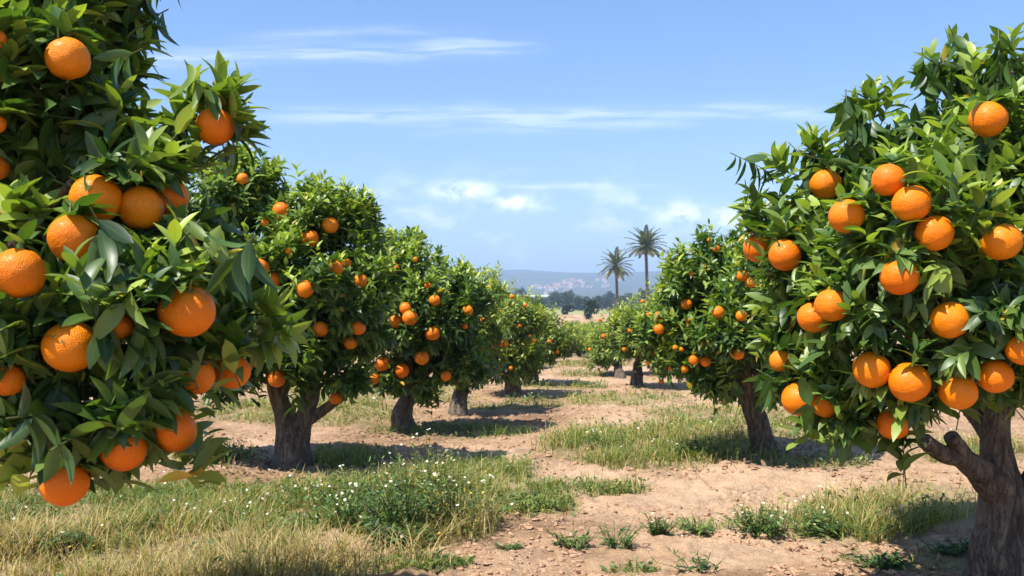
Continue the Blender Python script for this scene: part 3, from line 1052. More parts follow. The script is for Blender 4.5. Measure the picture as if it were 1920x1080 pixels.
# ---- second tree on the left ---------------------------------------------------
L2 = [(P(545, 560, 6.85), np.array([.68, .75, .60])), lobe(445, 368, 6.9, .40), lobe(590, 425, 6.7, .36), lobe(430, 560, 6.6, .38), lobe(640, 560, 6.5, .34),
      lobe(650, 420, 6.75, .27), lobe(690, 530, 6.6, .22), lobe(672, 380, 6.8, .15), lobe(668, 480, 6.7, .25), lobe(620, 665, 6.6, .22), lobe(690, 620, 6.6, .20), lobe(430, 700, 6.7, .22), lobe(560, 690, 6.4, .18),
      lobe(470, 680, 6.6, .23), lobe(650, 700, 6.6, .20), lobe(560, 650, 6.3, .22), lobe(520, 480, 6.25, .25), lobe(585, 520, 6.15, .2), lobe(340, 480, 7.0, .6), lobe(370, 660, 6.9, .28)]
SL2 = [(455, 335, 22, 'topmost orange of the second left tree, small and half leafed'), (527, 395, 32, 'rough orange high in the second left tree, left of the pair by the sky'),
       (581, 447, 34, 'rough orange lower left of the twin one in the upper second left tree'), (619, 422, 32, 'rough orange upper right of its twin near the sky edge of the second left tree'),
       (487, 502, 36, 'upper of two touching round oranges at the left of the second left tree'), (511, 525, 32, 'lower of two touching oranges at the left of the second left tree', 0.05),
       (573, 542, 34, 'bright single orange in the middle of the second left tree under a leaf rosette'), (630, 502, 28, 'shaded orange in a dark gap right of the bright single one', 0.05),
       (651, 493, 18, 'small shaded orange touching the one in the dark gap', 0.07), (676, 526, 26, 'dull shaded orange at the right side of the second left tree', 0.04),
       (601, 617, 30, 'squarish orange below the bright single one'), (672, 615, 28, 'upper orange of the low pair at the right side of the second left tree'),
       (657, 643, 26, 'lower orange of the low pair at the right side of the second left tree'), (519, 710, 34, 'orange hanging low right above the forked trunk'),
       (497, 417, 14, 'tiny orange fleck left of the rough high one', 0.03), (541, 470, 14, 'tiny orange fleck between leaves left of the rough twins', 0.03),
       (485, 681, 20, 'small orange among the leaves up left of the trunk fork', 0.04), (630, 747, 24, 'dull yellowish orange hanging beside the right trunk limb', 0.05)]
BL2 = on_ground(545, 878)


def trunk_L2(root):
    mb = MB()
    D = 6.94
    tube(mb, [P(546, 895, D), P(546, 874, D), P(547, 845, D), P(546, 810, D), P(532, 775, D), P(520, 738, D), P(510, 690, D - .05), P(480, 600, D - .1)],
         [.20, .165, .135, .120, .075, .07, .055, .025], 22, 50, 0.15, 15, seed=3.1)
    tube(mb, [P(556, 850, D), P(562, 815, D), P(572, 775, D), P(584, 745, D), P(590, 690, D), P(600, 600, D)], [.09, .085, .07, .062, .05, .02], 18, 36, 0.14, 15, seed=5.1)
    tube(mb, [P(574, 792, D), P(598, 775, D - .05), P(625, 755, D - .1), P(645, 738, D - .12), P(665, 690, D - .1)], [.045, .042, .036, .032, .015], 12, 24, 0.1, 15, seed=6.5)
    limbs_to_lobes(mb, P(530, 730, D), L2, 0.04, 9, 10)
    mb.build('trunk', M['bark'], root, root.location, attrs=False)


make_tree(BL2, L2, 'second orange tree of the left row with a dark forked trunk', ROWL, None, 0, 165, 0.088, 10, 3, 31,
          SL2, 'oranges on the second tree of the left row', None, 0.0, trunk_L2, clump=0.13, young=0.38, stalk=False)

# ---- third tree on the left
L3 = [(P(790, 600, 9.0), np.array([.62, .64, .64])), lobe(748, 502, 9.0, .43), lobe(850, 560, 9.1, .38), lobe(735, 690, 8.8, .28), lobe(850, 675, 8.9, .36), lobe(705, 620, 8.8, .38), lobe(790, 560, 8.6, .25), lobe(800, 720, 8.8, .2)]
SL3 = [(737, 507, 28, 'orange near the top left of the third left tree'), (762, 578, 26, 'upper orange of the tight trio in the third left tree'),
       (769, 596, 30, 'lower right orange of the tight trio in the third left tree', -0.03), (742, 603, 26, 'shaded left orange of the tight trio in the third left tree', 0.06),
       (811, 625, 28, 'clear single oval orange in the middle of the third left tree'), (815, 563, 22, 'leaf nibbled orange above the oval one in the third left tree'),
       (877, 582, 20, 'upright orange at the right edge of the third left tree'), (716, 683, 28, 'upper left orange of the low trio in the third left tree'),
       (701, 708, 26, 'lowest orange of the low trio in the third left tree'), (753, 695, 28, 'right orange of the low trio in the third left tree'),
       (791, 671, 28, 'orange with a leafy top right of the low trio'), (836, 705, 20, 'low orange near the bottom right of the third left tree'),
       (778, 487, 12, 'tiny orange near the sky edge of the third left tree'), (802, 535, 12, 'tiny orange above the leaf nibbled one'), (872, 612, 11, 'tiny orange below the upright one')]
BL3 = on_ground(757, 808)
make_tree(BL3, L3, 'third orange tree of the left row, with a short straight trunk', ROWL, P(765, 745, 9.1), 0.10, 150, 0.088, 9, 3, 41, SL3,
          'oranges on the third tree of the left row', None, clump=0.13, young=0.35, stalk=False)

# ---- fourth, fifth and sixth on the left
L4 = [(P(885, 610, 10.6), np.array([.52, .55, .50])), lobe(870, 670, 10.4, .38), lobe(895, 560, 10.7, .33), lobe(905, 680, 10.6, .28)]
SL4 = [(905, 600, 10, ''), (893, 640, 12, ''), (884, 655, 9, ''), (912, 690, 9, ''), (868, 690, 10, ''), (898, 570, 9, '')]
make_tree(on_ground(858, 777), L4, 'fourth orange tree of the left row, half hidden, with a slanting trunk', ROWL, P(868, 725, 10.5), 0.095, 130, 0.086, 9, 2, 51, SL4,
          'oranges on the fourth tree of the left row', 'small orange in the crown of the half hidden fourth left tree', mat='leaf_far', young=0.4, lo=True, stalk=False)
L5 = [(P(940, 600, 12.4), np.array([.60, .60, .56])), lobe(915, 545, 12.4, .36), lobe(960, 660, 12.3, .46), lobe(985, 590, 12.4, .35)]
SL5 = [(945, 643, 18, 'brightest orange of the fifth left tree, beside two darker ones'), (925, 647, 14, 'darker orange touching the brightest one in the fifth left tree'),
       (918, 540, 8, ''), (922, 562, 10, ''), (960, 556, 9, ''), (985, 572, 8, ''), (975, 610, 8, ''), (1000, 640, 9, ''), (940, 585, 8, ''), (958, 690, 8, '')]
make_tree(on_ground(962, 743), L5, 'fifth orange tree of the left row, with a dark straight trunk', ROWL, P(963, 690, 12.5), 0.11, 110, 0.088, 8, 2, 61, SL5,
          'oranges on the fifth tree of the left row', 'tiny orange speck on the fifth left tree', mat='leaf_far', young=0.4, lo=True, stalk=False)
L6 = [(P(1010, 632, 14.2), np.array([.55, .55, .48])), lobe(1020, 600, 14.2, .30), lobe(990, 660, 14.0, .36)]
SL6 = [(1010, 600, 7, ''), (1030, 640, 8, ''), (995, 630, 7, ''), (1045, 660, 7, ''), (1020, 665, 7, '')]
tL6 = make_tree(on_ground(999, 723), L6, 'sixth orange tree of the left row, small and yellow green', ROWL, P(1000, 690, 14.2), 0.085, 100, 0.09, 8, 2, 71, SL6,
                'oranges on the sixth tree of the left row', 'tiny orange speck on the sixth left tree', mat='leaf_far', young=0.45, lo=True, stalk=False)

# ---- right row
R2 = [(P(1400, 590, 7.2), np.array([.64, .68, .56])), lobe(1352, 498, 7.2, .35), lobe(1292, 532, 7.1, .30), lobe(1252, 625, 7.0, .27), lobe(1320, 680, 6.9, .25), lobe(1470, 670, 7.0, .3), lobe(1450, 500, 7.3, .4), lobe(1370, 620, 6.6, .28), lobe(1390, 545, 6.65, .2), lobe(1445, 715, 6.9, .18), lobe(1360, 712, 6.85, .15)]
SR2 = [(1287, 570, 22, 'round orange high at the left of the second right tree'), (1346, 585, 24, 'round orange in the middle of the second right tree'), (1390, 592, 22, 'leaf broken orange right of the round middle one'),
       (1236, 617, 20, 'lower orange of the stacked pair at the left edge of the second right tree'), (1234, 592, 16, 'upper flattened orange of the stacked pair at the left edge'),
       (1391, 517, 22, 'upper orange of the close pair near the near right tree'), (1408, 530, 20, 'lower orange of the close pair near the near right tree'),
       (1296, 513, 10, ''), (1343, 466, 14, 'half leafed orange near the top of the second right tree'), (1384, 664, 22, 'single orange low at the right of the second right tree'),
       (1301, 675, 20, 'left orange of the low touching pair'), (1323, 678, 20, 'right orange of the low touching pair'), (1284, 692, 14, 'small orange just below the low touching pair'),
       (1317, 645, 11, ''), (1266, 652, 11, ''), (1400, 470, 10, ''), (1330, 450, 9, ''), (1278, 655, 9, ''), (1290, 600, 9, ''), (1257, 690, 9, '')]
BR2 = on_ground(1434, 866)


def trunk_R2(root):
    mb = MB()
    D = 7.33
    tube(mb, [P(1437, 880, D), P(1436, 862, D), P(1428, 820, D), P(1412, 765, D), P(1396, 720, D), P(1380, 650, D - .05), P(1370, 560, D - .1)], [.15, .120, .092, .082, .075, .045, .02], 20, 44, 0.15, 15, seed=8.1)
    tube(mb, [P(1405, 745, D), P(1425, 700, D), P(1450, 640, D), P(1470, 560, D)], [.055, .045, .03, .015], 12, 20, 0.1, 15, seed=8.8)
    limbs_to_lobes(mb, P(1395, 710, D), R2, 0.035, 10, 9)
    mb.build('trunk', M['bark'], root, root.location, attrs=False)


make_tree(BR2, R2, 'second orange tree of the right row with a leaning dark trunk', ROWR, None, 0, 150, 0.088, 9, 3, 81, SR2,
          'oranges on the second tree of the right row', 'tiny orange fleck on the second right tree', trunk=trunk_R2, clump=0.14, young=0.42, stalk=False)
R3 = [(P(1222, 620, 13.8), np.array([.70, .65, .58])), lobe(1245, 575, 13.8, .42), lobe(1190, 640, 13.6, .40), lobe(1260, 660, 13.6, .45)]
SR3 = [(1215, 590, 8, ''), (1200, 640, 8, ''), (1228, 660, 9, ''), (1180, 620, 8, ''), (1240, 716, 10, ''), (1205, 565, 8, ''), (1170, 655, 8, ''), (1215, 680, 8, '')]
make_tree(on_ground(1193, 724), R3, 'third orange tree of the right row, behind the leaning trunk tree', ROWR, P(1196, 680, 14.1), 0.085, 110, 0.09, 8, 2, 91, SR3,
          'oranges on the third tree of the right row', 'tiny orange speck on the third right tree', mat='leaf_far', young=0.45, lo=True, stalk=False)
R4 = [(P(1150, 638, 16.2), np.array([.52, .5, .46])), lobe(1160, 610, 16.2, .33), lobe(1135, 660, 16.0, .36)]
SR4 = [(1132, 630, 9, ''), (1106, 655, 7, ''), (1150, 610, 7, ''), (1125, 600, 7, ''), (1160, 660, 7, '')]
tR4 = make_tree(on_ground(1163, 708), R4, 'fourth orange tree of the right row, small and rounded at the aisle end', ROWR, P(1160, 675, 16.1), 0.08, 90, 0.095, 8, 2, 101, SR4,
                'oranges on the fourth tree of the right row', 'tiny orange speck on the fourth right tree', mat='leaf_far', young=0.45, lo=True, stalk=False)

# ---- far trees that close the aisle, copies of the two small ones
rng = np.random.default_rng(77)
far = []
for d in (19, 21.5, 24, 27, 31, 36):
    for px in np.arange(880, 1330, 1700 * 1.0 / d):
        if d < 20.5 and 1050 < px < 1125:
            continue
        far.append((px + rng.normal(0, 8), d + rng.normal(0, 0.7)))
for d in (42, 50, 60, 74, 92):
    for px in np.arange(965, 1190, 1700 * 1.25 / d):
        far.append((px + rng.normal(0, 6), d + rng.normal(0, 2.0)))
for i, (px, d) in enumerate(far):
    x = (px - CX) / F * d
    o = copy_tree(tL6 if i % 2 else tR4)
    o.location = (x, d, float(gz(x, d, False)))
    o.rotation_euler.z = float(rng.uniform(0, TAU))
    top = 612 - 4 * (d > 28) - 6 * (d > 40)
    hgt = CAMZ - (top + rng.normal(0, 5) - HY) / F * d - float(gz(x, d, False))
    k = float(np.clip(hgt / 1.32, 0.65, 1.3))
    o.scale = (1.05 * k, 1.05 * k, k)
    tag(o, 'far small orange tree beyond the end of the aisle', 'orange tree', 'far orange trees beyond the aisle')


# ------------------------------------------------------------------ weeds standing on their own
def make_weed(px, py, h, spread, nst, seed, label, group=None, flower=0, yellow=0, tint=0.4, leafL=0.04, rise=1.0):
    rng = np.random.default_rng(seed)
    b = on_ground(px, py)
    root = tag(empty('weed', b), label, 'weed', group)
    mb = MB()
    az = rng.uniform(0, TAU, nst)
    rr = spread * np.sqrt(rng.random(nst))
    p0 = np.stack([b[0] + np.cos(az) * rr * 0.55, b[1] + np.sin(az) * rr * 0.35, 0 * az], -1)
    p0[:, 2] = gz(p0[:, 0], p0[:, 1]) - 0.01
    hh = h * rng.uniform(0.55, 1.05, nst) * (1 - 0.4 * (rr / spread) ** 2)
    lean = np.stack([np.cos(az) * rr * 0.7, np.sin(az) * rr * 0.5, 0 * az], -1)
    p1 = p0 + lean + rng.normal(0, 0.03, (nst, 3)) * [1, 1, 0]
    p1[:, 2] = p0[:, 2] + hh
    pm = (p0 + p1) / 2 - lean * 0.2
    sticks(mb, p0, pm, 0.0028, 0.0022)
    sticks(mb, pm, p1, 0.0022, 0.0012)
    nl = int(max(6, 11 * rise))
    t = rng.uniform(0.05, 1.0, (nst, nl))
    c = np.where(t[..., None] < .5, p0[:, None] + (pm - p0)[:, None] * (t[..., None] * 2), pm[:, None] + (p1 - pm)[:, None] * (t[..., None] * 2 - 1)).reshape(-1, 3)
    t = t.ravel()
    n = len(c)
    a2 = rng.uniform(0, TAU, n)
    el = rng.uniform(-0.1, 1.0, n)
    a = np.stack([np.cos(a2) * np.cos(el), np.sin(a2) * np.cos(el), np.sin(el)], -1)
    L = leafL * rng.uniform(0.5, 1.3, n) * (1.15 - 0.5 * t)
    leaf_geo(mb, c, a, np.tile([0, 0, 1.0], (n, 1)) + rng.normal(0, 0.3, (n, 3)), L, L * rng.uniform(0.14, 0.34, n), rng.uniform(0.05, 0.6, n),
             np.clip(rng.normal(tint, 0.16, n) + 0.2 * (t - 0.5), 0, 1), 3)
    for cnt, mat, nm in ((flower, ['petal', 'yellow'], 'flowers'), (yellow, ['yellow', 'yellow'], 'yellow_flowers')):
        if cnt:
            f = MB()
            i = rng.integers(0, nst, cnt)
            q = p1[i] + rng.normal(0, 0.035, (cnt, 3)) * [1, 1, 0.7]
            if nm == 'yellow_flowers':
                q[:, 2] -= hh[i] * rng.uniform(0.2, 0.6, cnt)
            if cnt < 26:
                flowers(mb, q, rng, rng.uniform(0.006, 0.011, cnt), 2 if nm == 'flowers' else 3, 3)
                continue
            flowers(f, q, rng, rng.uniform(0.006, 0.011, cnt))
            f.build(nm, [M[x] for x in mat], root, root.location)
    mb.build('leaves', [M['weed'], M['stem'], M['petal'], M['yellow']], root, root.location)
    return root


TALL, TUFT = 'tall flowering weeds in the grass beside the aisle', 'small weed tufts on the bare soil'
make_weed(760, 1012, .44, .26, 70, 1, 'tallest bushy weed with many white flowers in the middle of the grass', TALL, 30, 0, .34, .06)
make_weed(850, 1008, .48, .20, 54, 2, 'feathery upright weed right of the tallest bush', TALL, 16, 6, .72, .045)
make_weed(672, 1002, .33, .22, 44, 3, 'leafy weed with white flowers left of the tallest bush', TALL, 16, 0, .40, .055)
make_weed(800, 950, .45, .24, 54, 4, 'thin weed with pale flower clusters behind the tallest bush', TALL, 14, 0, .78, .04)
make_weed(735, 1030, .17, .17, 40, 5, 'dark green low weed at the front foot of the tallest bush', TALL, 3, 4, .18, .06)
make_weed(640, 960, .24, .22, 32, 6, 'pale green weed at the left end of the tall weeds', TALL, 8, 0, .6, .05)
make_weed(905, 985, .20, .14, 26, 7, 'short weed at the right end of the tall weeds', TALL, 4, 0, .5, .05)
make_weed(720, 905, .2, .16, 20, 8, 'spindly weed standing alone behind the tall weeds', TALL, 6, 0, .6, .035, .6)
make_weed(90, 1035, .17, .20, 50, 9, 'dark green weed with yellow flowers near the lower left corner', None, 3, 16, .16, .06)
make_weed(1000, 960, .12, .20, 60, 10, 'bright green low weed spreading beside the bare soil', None, 0, 0, .62, .05)
make_weed(1075, 1036, .15, .13, 18, 11, 'dark green spiky tuft in the middle of the bare soil', TUFT, 0, 0, .42, .05, .8)
make_weed(1155, 1036, .16, .12, 18, 12, 'second dark spiky tuft beside a brown dead plant', TUFT, 0, 0, .40, .05, .8)
make_weed(1232, 1003, .15, .09, 22, 13, 'taller thin tuft at the left end of the weed line', TUFT, 2, 0, .35, .045)
make_weed(1310, 1000, .12, .13, 20, 14, 'sparse pale tuft in the middle of the weed line', TUFT, 3, 0, .5, .045)
make_weed(1425, 1003, .18, .15, 46, 15, 'bushy weed with white flowers starting the right grass band', TUFT, 16, 0, .36, .05)
make_weed(1540, 1000, .13, .18, 44, 16, 'low leafy weed at the front edge of the right grass band', TUFT, 8, 0, .34, .05)
make_weed(1315, 1078, .13, .15, 12, 17, 'straggly dark weed with bare stems on the soil near the bottom edge', TUFT, 0, 0, .15, .05, .5)
make_weed(1660, 1062, .10, .14, 24, 18, 'dark low weed in the tree shade left of the thick trunk', TUFT, 0, 0, .15, .055)
make_weed(1795, 1035, .09, .12, 20, 19, 'small dark weed in the shade right beside the thick trunk', TUFT, 0, 0, .2, .05)
make_weed(960, 1040, .05, .05, 10, 20, 'tiny tuft on the soil left of the spiky pair', TUFT, 0, 0, .25, .04)
make_weed(415, 872, .2, .25, 44, 21, 'dark bushy weed left of the forked trunk in the shade', None, 3, 0, .2, .06)
make_weed(1140, 842, .22, .25, 36, 22, 'tall grassy weed at the left end of the middle grass bank', None, 10, 0, .5, .05)
make_weed(1300, 866, .2, .25, 40, 23, 'dark leafy weed at the front of the middle grass bank', None, 12, 0, .3, .055)


def build_litter():
    rng = np.random.default_rng(15)
    mb = MB()
    for (cx, cy, cz), rad, n in ((BR1, 0.9, 420), (BL2, 0.75, 500), (BR2, 0.7, 400), (BL3, 0.6, 250)):
        r, az = rad * np.sqrt(rng.random(n)), rng.uniform(0, TAU, n)
        x, y = cx + r * np.cos(az) + 0.1, cy + r * np.sin(az)
        b = np.stack([x, y, gz(x, y) + 0.008], -1)
        a2 = rng.uniform(0, TAU, n)
        L = rng.uniform(0.03, 0.07, n)
        leaf_geo(mb, b, np.stack([np.cos(a2), np.sin(a2), rng.uniform(-0.1, 0.5, n)], -1), np.tile([0, 0, 1.0], (n, 1)) + rng.normal(0, 0.25, (n, 3)), L, L * 0.42, rng.uniform(-0.4, 0.5, n), 0.5, 3)
    tag(mb.build('fallen_leaves', M['litter']), kind='stuff', label='brown fallen leaves lying on the soil under the trees')


build_litter()


# ------------------------------------------------------------------ palms
def make_palm(px, py_crown, d, R, seed, label):
    rng = np.random.default_rng(seed)
    top = P(px, py_crown, d)
    base = np.array([top[0] + 0.25, d, float(base_z(0, d))])
    root = tag(empty('palm_tree', base), label, 'palm tree', 'palms standing beyond the orchard')
    mb = MB()
    hgt = top[2] - base[2]
    tube(mb, [base - (0, 0, .2), base + (0, 0, hgt * .1), base * .5 + top * .5 + (0.08, 0, 0), top - (0, 0, .3), top + (0, 0, 0.3)], [.44, .31, .27, .30, .5], 14, 50, .10, 3)
    mb.build('trunk', M['bark'], root, root.location, attrs=False)
    c = MB()
    nf = 48 if seed == 3 else 38
    for k in range(nf):
        az = k * 2.39996 + rng.normal(0, .15)
        el = math.radians(86 - (118 if seed == 3 else 132) * ((k + .5) / nf) ** 0.85)
        L = R * rng.uniform(.92, 1.1) * (1.0 if el > -0.2 else .85)
        t = np.linspace(0, 1, 15)
        bend = 0.55 + 0.25 * rng.random()
        ang = el - bend * t ** 1.5 * (1.0 if el > -.3 else .4)
        dl = np.diff(t, prepend=0)
        h, z = np.cumsum(np.cos(ang) * dl) * L, np.cumsum(np.sin(ang) * dl) * L
        pts = top + np.stack([h * math.cos(az), h * math.sin(az), z], -1)
        sticks(c, pts[:-1], pts[1:], 0.05, 0.04, 1)
        tan = norm(np.gradient(pts, axis=0))
        side = norm(np.cross(tan, np.array([0, 0, 1.0]) + 1e-3))
        nn = np.cross(side, tan)
        tl = 0.40 if el < -0.35 and rng.random() < .6 else 0
        for s in (-1, 1):
            tt = np.linspace(0.14, 0.99, 24)
            b = np.stack([np.interp(tt, t, pts[:, q]) for q in range(3)], -1)
            tg = np.stack([np.interp(tt, t, tan[:, q]) for q in range(3)], -1)
            sd = np.stack([np.interp(tt, t, side[:, q]) for q in range(3)], -1)
            n3 = np.stack([np.interp(tt, t, nn[:, q]) for q in range(3)], -1)
            ll = 0.17 * R * (0.35 + np.sin(np.pi * tt ** .7)) * rng.uniform(.8, 1.1, len(tt))
            leaf_geo(c, b, tg * 0.85 + s * sd * 0.75 + n3 * 0.25, n3, ll, 0.16, 0.15, np.clip(rng.normal(.38 + tl, .15, len(tt)), 0, 1), 2)
    c.build('crown', [M['palm'], M['stem']], root, root.location)


make_palm(1211, 462, 160, 4.0, 3, 'taller palm tree at the right with a feathery round crown')
make_palm(1155, 499, 180, 4.1, 4, 'shorter palm tree at the left of the taller one')


# ------------------------------------------------------------------ tree belt, lone bush
def belt_proto(seed, hgt, wid, tint, dens=1.0):
    rng = np.random.default_rng(seed)
    root = empty('belt_tree', (0, 0, 0))
    tr = MB()
    tube(tr, [(0, 0, -.3), (0, 0, hgt * .3), (0.1, 0, hgt * .6)], [.35, .25, .1], 8, 8, .1, 2)
    for k in range(5):
        az = k * 1.3
        tube(tr, [(0, 0, hgt * .25), (math.cos(az) * wid * .25, math.sin(az) * wid * .25, hgt * .45), (math.cos(az) * wid * .4, math.sin(az) * wid * .4, hgt * .65)], [.18, .12, .04], 6, 6, 0)
    tr.build('trunk', M['bark'], root, (0, 0, 0), attrs=False)
    mb = MB()
    for k in range(18):
        az, rr, zz = rng.uniform(0, TAU), wid * .5 * math.sqrt(rng.random()) * .8, hgt * rng.uniform(.22, .88)
        rr *= 1.15 - abs(zz / hgt - .45)
        c = np.array([math.cos(az) * rr, math.sin(az) * rr, zz])
        n = int(170 * dens)
        u = norm(rng.normal(0, 1, (n, 3)))
        b = c + u * wid * rng.uniform(.14, .22) * (.6 + .4 * rng.random((n, 1)))
        leaf_geo(mb, b, u + rng.normal(0, .5, (n, 3)), np.tile([0, 0, 1.0], (n, 1)) + u * .5, rng.uniform(.35, .7, n), rng.uniform(.25, .4, n), .2, np.clip(rng.normal(tint, .15, n), 0, 1), 2)
    mb.build('crown', M['belt'], root, (0, 0, 0))
    return root


protos = [belt_proto(1, 8.5, 8, .35), belt_proto(2, 10.5, 7, .28), belt_proto(3, 6.5, 9, .42)]
rng = np.random.default_rng(21)
first = set()
BELT = 'belt of dark trees below the hills'
for k in range(62):
    px = 830 + k * 9.2 + rng.normal(0, 5)
    d = rng.uniform(380, 470)
    i = int(rng.integers(0, 3))
    if i not in first:
        o = protos[i]
        first.add(i)
    else:
        o = copy_tree(protos[i])
    o.location = ((px - CX) / F * d, d, float(base_z(0, d)))
    o.rotation_euler.z = float(rng.uniform(0, TAU))
    env = 0.50 + 0.75 * float(n2(px * 0.02, 0.0, 1.0, 2)) + 0.12 * (1160 < px < 1215) - 0.35 * (978 < px < 1026)
    o.scale = (1, 1, env)
    tag(o, 'dark green tree standing in the tree belt below the hills', 'tree', BELT)

b = belt_proto(9, 3.6, 2.6, .25, .5)
b.name = 'round_bush'
d = 155.0
b.location = ((1107 - CX) / F * d, d, float(base_z(0, d)))
tag(b, 'upright dark bush standing alone in the pale field', 'bush')
for ch in b.children:
    ch.scale = (0.8, 0.8, 1.02)
b2 = copy_tree(b)
d = 230.0
b2.location = ((1063 - CX) / F * d, d, float(base_z(0, d)))
b2.scale = (1.3, 1.3, 0.75)
tag(b2, 'pale low shrub at the far edge of the field', 'bush')


# ------------------------------------------------------------------ hills, town
def hill_z(x, y):
    x, y = np.broadcast_arrays(np.asarray(x, float), np.asarray(y, float))
    r = 152 * sstep(1300, 4000, y) * (0.93 + 0.16 * (n2(x, y, 0.0011, 4, 2.0) - 0.35))
    r = r + 26 * (n2(x, y, 0.0035, 4, 7.0) - 0.5) * sstep(1300, 2400, y)
    return -1.4 + r * (1 - 0.35 * sstep(4200, 5200, y))


def build_hills():
    xs, ys = np.linspace(-4200, 4200, 260), np.linspace(1200, 5200, 110)
    X, Y = np.meshgrid(xs, ys)
    V = np.stack([X, Y, hill_z(X, Y)], -1).reshape(-1, 3)
    nx, ny = len(xs), len(ys)
    i = (np.arange(ny - 1) * nx)[:, None]
    j = np.arange(nx - 1)[None]
    Q = np.stack([i + j, i + j + 1, i + nx + j + 1, i + nx + j], -1).reshape(-1, 4)
    mb = MB()
    mb.add(V, Q)
    tag(mb.build('hills', M['hill'], attrs=False), kind='structure')


build_hills()


def box(mb, x0, x1, y0, y1, z0, z1, mat=0):
    v = np.array([(x, y, z) for z in (z0, z1) for y in (y0, y1) for x in (x0, x1)], float)
    q = np.array([(0, 2, 3, 1), (4, 5, 7, 6), (0, 1, 5, 4), (2, 6, 7, 3), (0, 4, 6, 2), (1, 3, 7, 5)])
    mb.add(v, q, mat)


def house_mesh(w, dp, h):
    mb = MB()
    box(mb, -w / 2, w / 2, -dp / 2, dp / 2, -6, h, 0)
    e = 0.6
    v = np.array([(-w / 2 - e, -dp / 2 - e, h + .02), (w / 2 + e, -dp / 2 - e, h + .02), (w / 2 + e, 0, h + 2.2), (-w / 2 - e, 0, h + 2.2), (-w / 2 - e, dp / 2 + e, h + .02), (w / 2 + e, dp / 2 + e, h + .02)], float)
    mb.add(v, np.array([(0, 1, 2, 3), (3, 2, 5, 4), (0, 3, 4, 4), (1, 5, 2, 2)])[:2], 1)
    o = mb.build('house', [M['house'], M['tiles']], attrs=False, smooth=False)
    me = o.data
    bpy.data.objects.remove(o)
    return me


HM = [house_mesh(10, 8, 4.5), house_mesh(14, 9, 6), house_mesh(8, 8, 4)]
rng = np.random.default_rng(33)
for k in range(52):
    px = rng.normal(1062, 34) if k < 46 else rng.normal(1130, 34)
    py = 536 - (px - 1040) * 0.06 + rng.normal(0, 6)
    # walk the sight line to the slope at that height
    yy = np.linspace(1500, 3900, 240)
    zz = hill_z((px - CX) / F * yy, yy)
    pp = HY - (zz - CAMZ) / yy * F
    i = int(np.argmin(np.abs(pp - py)))
    d = float(yy[i] + rng.normal(0, 25))
    x = (px - CX) / F * d
    o = bpy.data.objects.new('house', HM[int(rng.integers(0, 3))])
    COL.objects.link(o)
    o.location = (x, d, float(hill_z(x, d)))
    o.rotation_euler.z = float(rng.normal(0, .5))
    tag(o, 'tiny pale house of the town on the hazy hillside', 'house', 'houses of the town on the hillside')

mb = MB()
box(mb, -12, 12, -8, 8, -2, 5.5, 0)
wh = empty('warehouse', ((1002 - CX) / F * 560, 560, -1.3 + 2.2))
tag(wh, 'long white flat roofed warehouse behind the tree belt', 'warehouse')
mb.build('wall', M['house'], wh, (0, 0, 0), attrs=False, smooth=False)
mb = MB()
box(mb, -12.6, 12.6, -8.5, 8.5, 5.51, 6.5, 0)
mb.build('roof', M['sheet'], wh, (0, 0, 0), attrs=False, smooth=False)


# ------------------------------------------------------------------ haze
def build_haze():
    mb = MB()
    box(mb, -5500, 5500, -100, 5600, -3.6, 240)
    k = NT('air')
    v = k.n('ShaderNodeVolumePrincipled')
    v.inputs['Color'].default_value = (0.52, 0.72, 1.0, 1)
    v.inputs['Density'].default_value = 3.8e-4
    v.inputs['Anisotropy'].default_value = 0.0
    k.l(v.outputs[0], k.out.inputs['Volume'])
    tag(mb.build('haze', k.m, attrs=False, smooth=False), kind='stuff')


build_haze()


# ------------------------------------------------------------------ sky, sun, camera
SUN_EL, SUN_AZ = math.radians(59), math.atan2(-0.80, -0.60)      # from the left, a little behind the camera
W = bpy.data.worlds.new("World")
S.world = W
W.use_nodes = True
t = W.node_tree
t.nodes.clear()


class WN(NT):
    def __init__(self, tree):
        self.t = tree


w = WN(t)
out = w.n('ShaderNodeOutputWorld')
bg = w.n('ShaderNodeBackground')
sky = w.n('ShaderNodeTexSky')
sky.sky_type = 'NISHITA'
sky.sun_disc = False
sky.sun_elevation = SUN_EL
sky.sun_rotation = SUN_AZ
sky.air_density, sky.dust_density, sky.ozone_density = 1.0, 0.6, 2.5
tc = w.n('ShaderNodeTexCoord').outputs['Generated']
sp = w.n('ShaderNodeSeparateXYZ')
w.l(tc, sp.inputs[0])
yy = w.math('MAXIMUM', w.math('ABSOLUTE', sp.outputs[1]), 0.05)
u = w.math('DIVIDE', sp.outputs[0], yy)
v = w.math('DIVIDE', sp.outputs[2], yy)
cb = w.n('ShaderNodeCombineXYZ')
w.l(u, cb.inputs[0])
w.l(v, cb.inputs[1])
uv = cb.outputs[0]


def gauss(x, c, s):
    q = w.math('DIVIDE', w.math('SUBTRACT', x, c), s)
    return w.math('EXPONENT', w.math('MULTIPLY', w.math('MULTIPLY', q, q), -1.0))


def smooth(x, a, b):
    n = w.n('ShaderNodeMapRange', interpolation_type='SMOOTHSTEP')
    n.inputs['From Min'].default_value = a
    n.inputs['From Max'].default_value = b
    w.l(x, n.inputs['Value'])
    return n.outputs[0]


def mul(*a):
    r = a[0]
    for x in a[1:]:
        r = w.math('MULTIPLY', r, x)
    return r


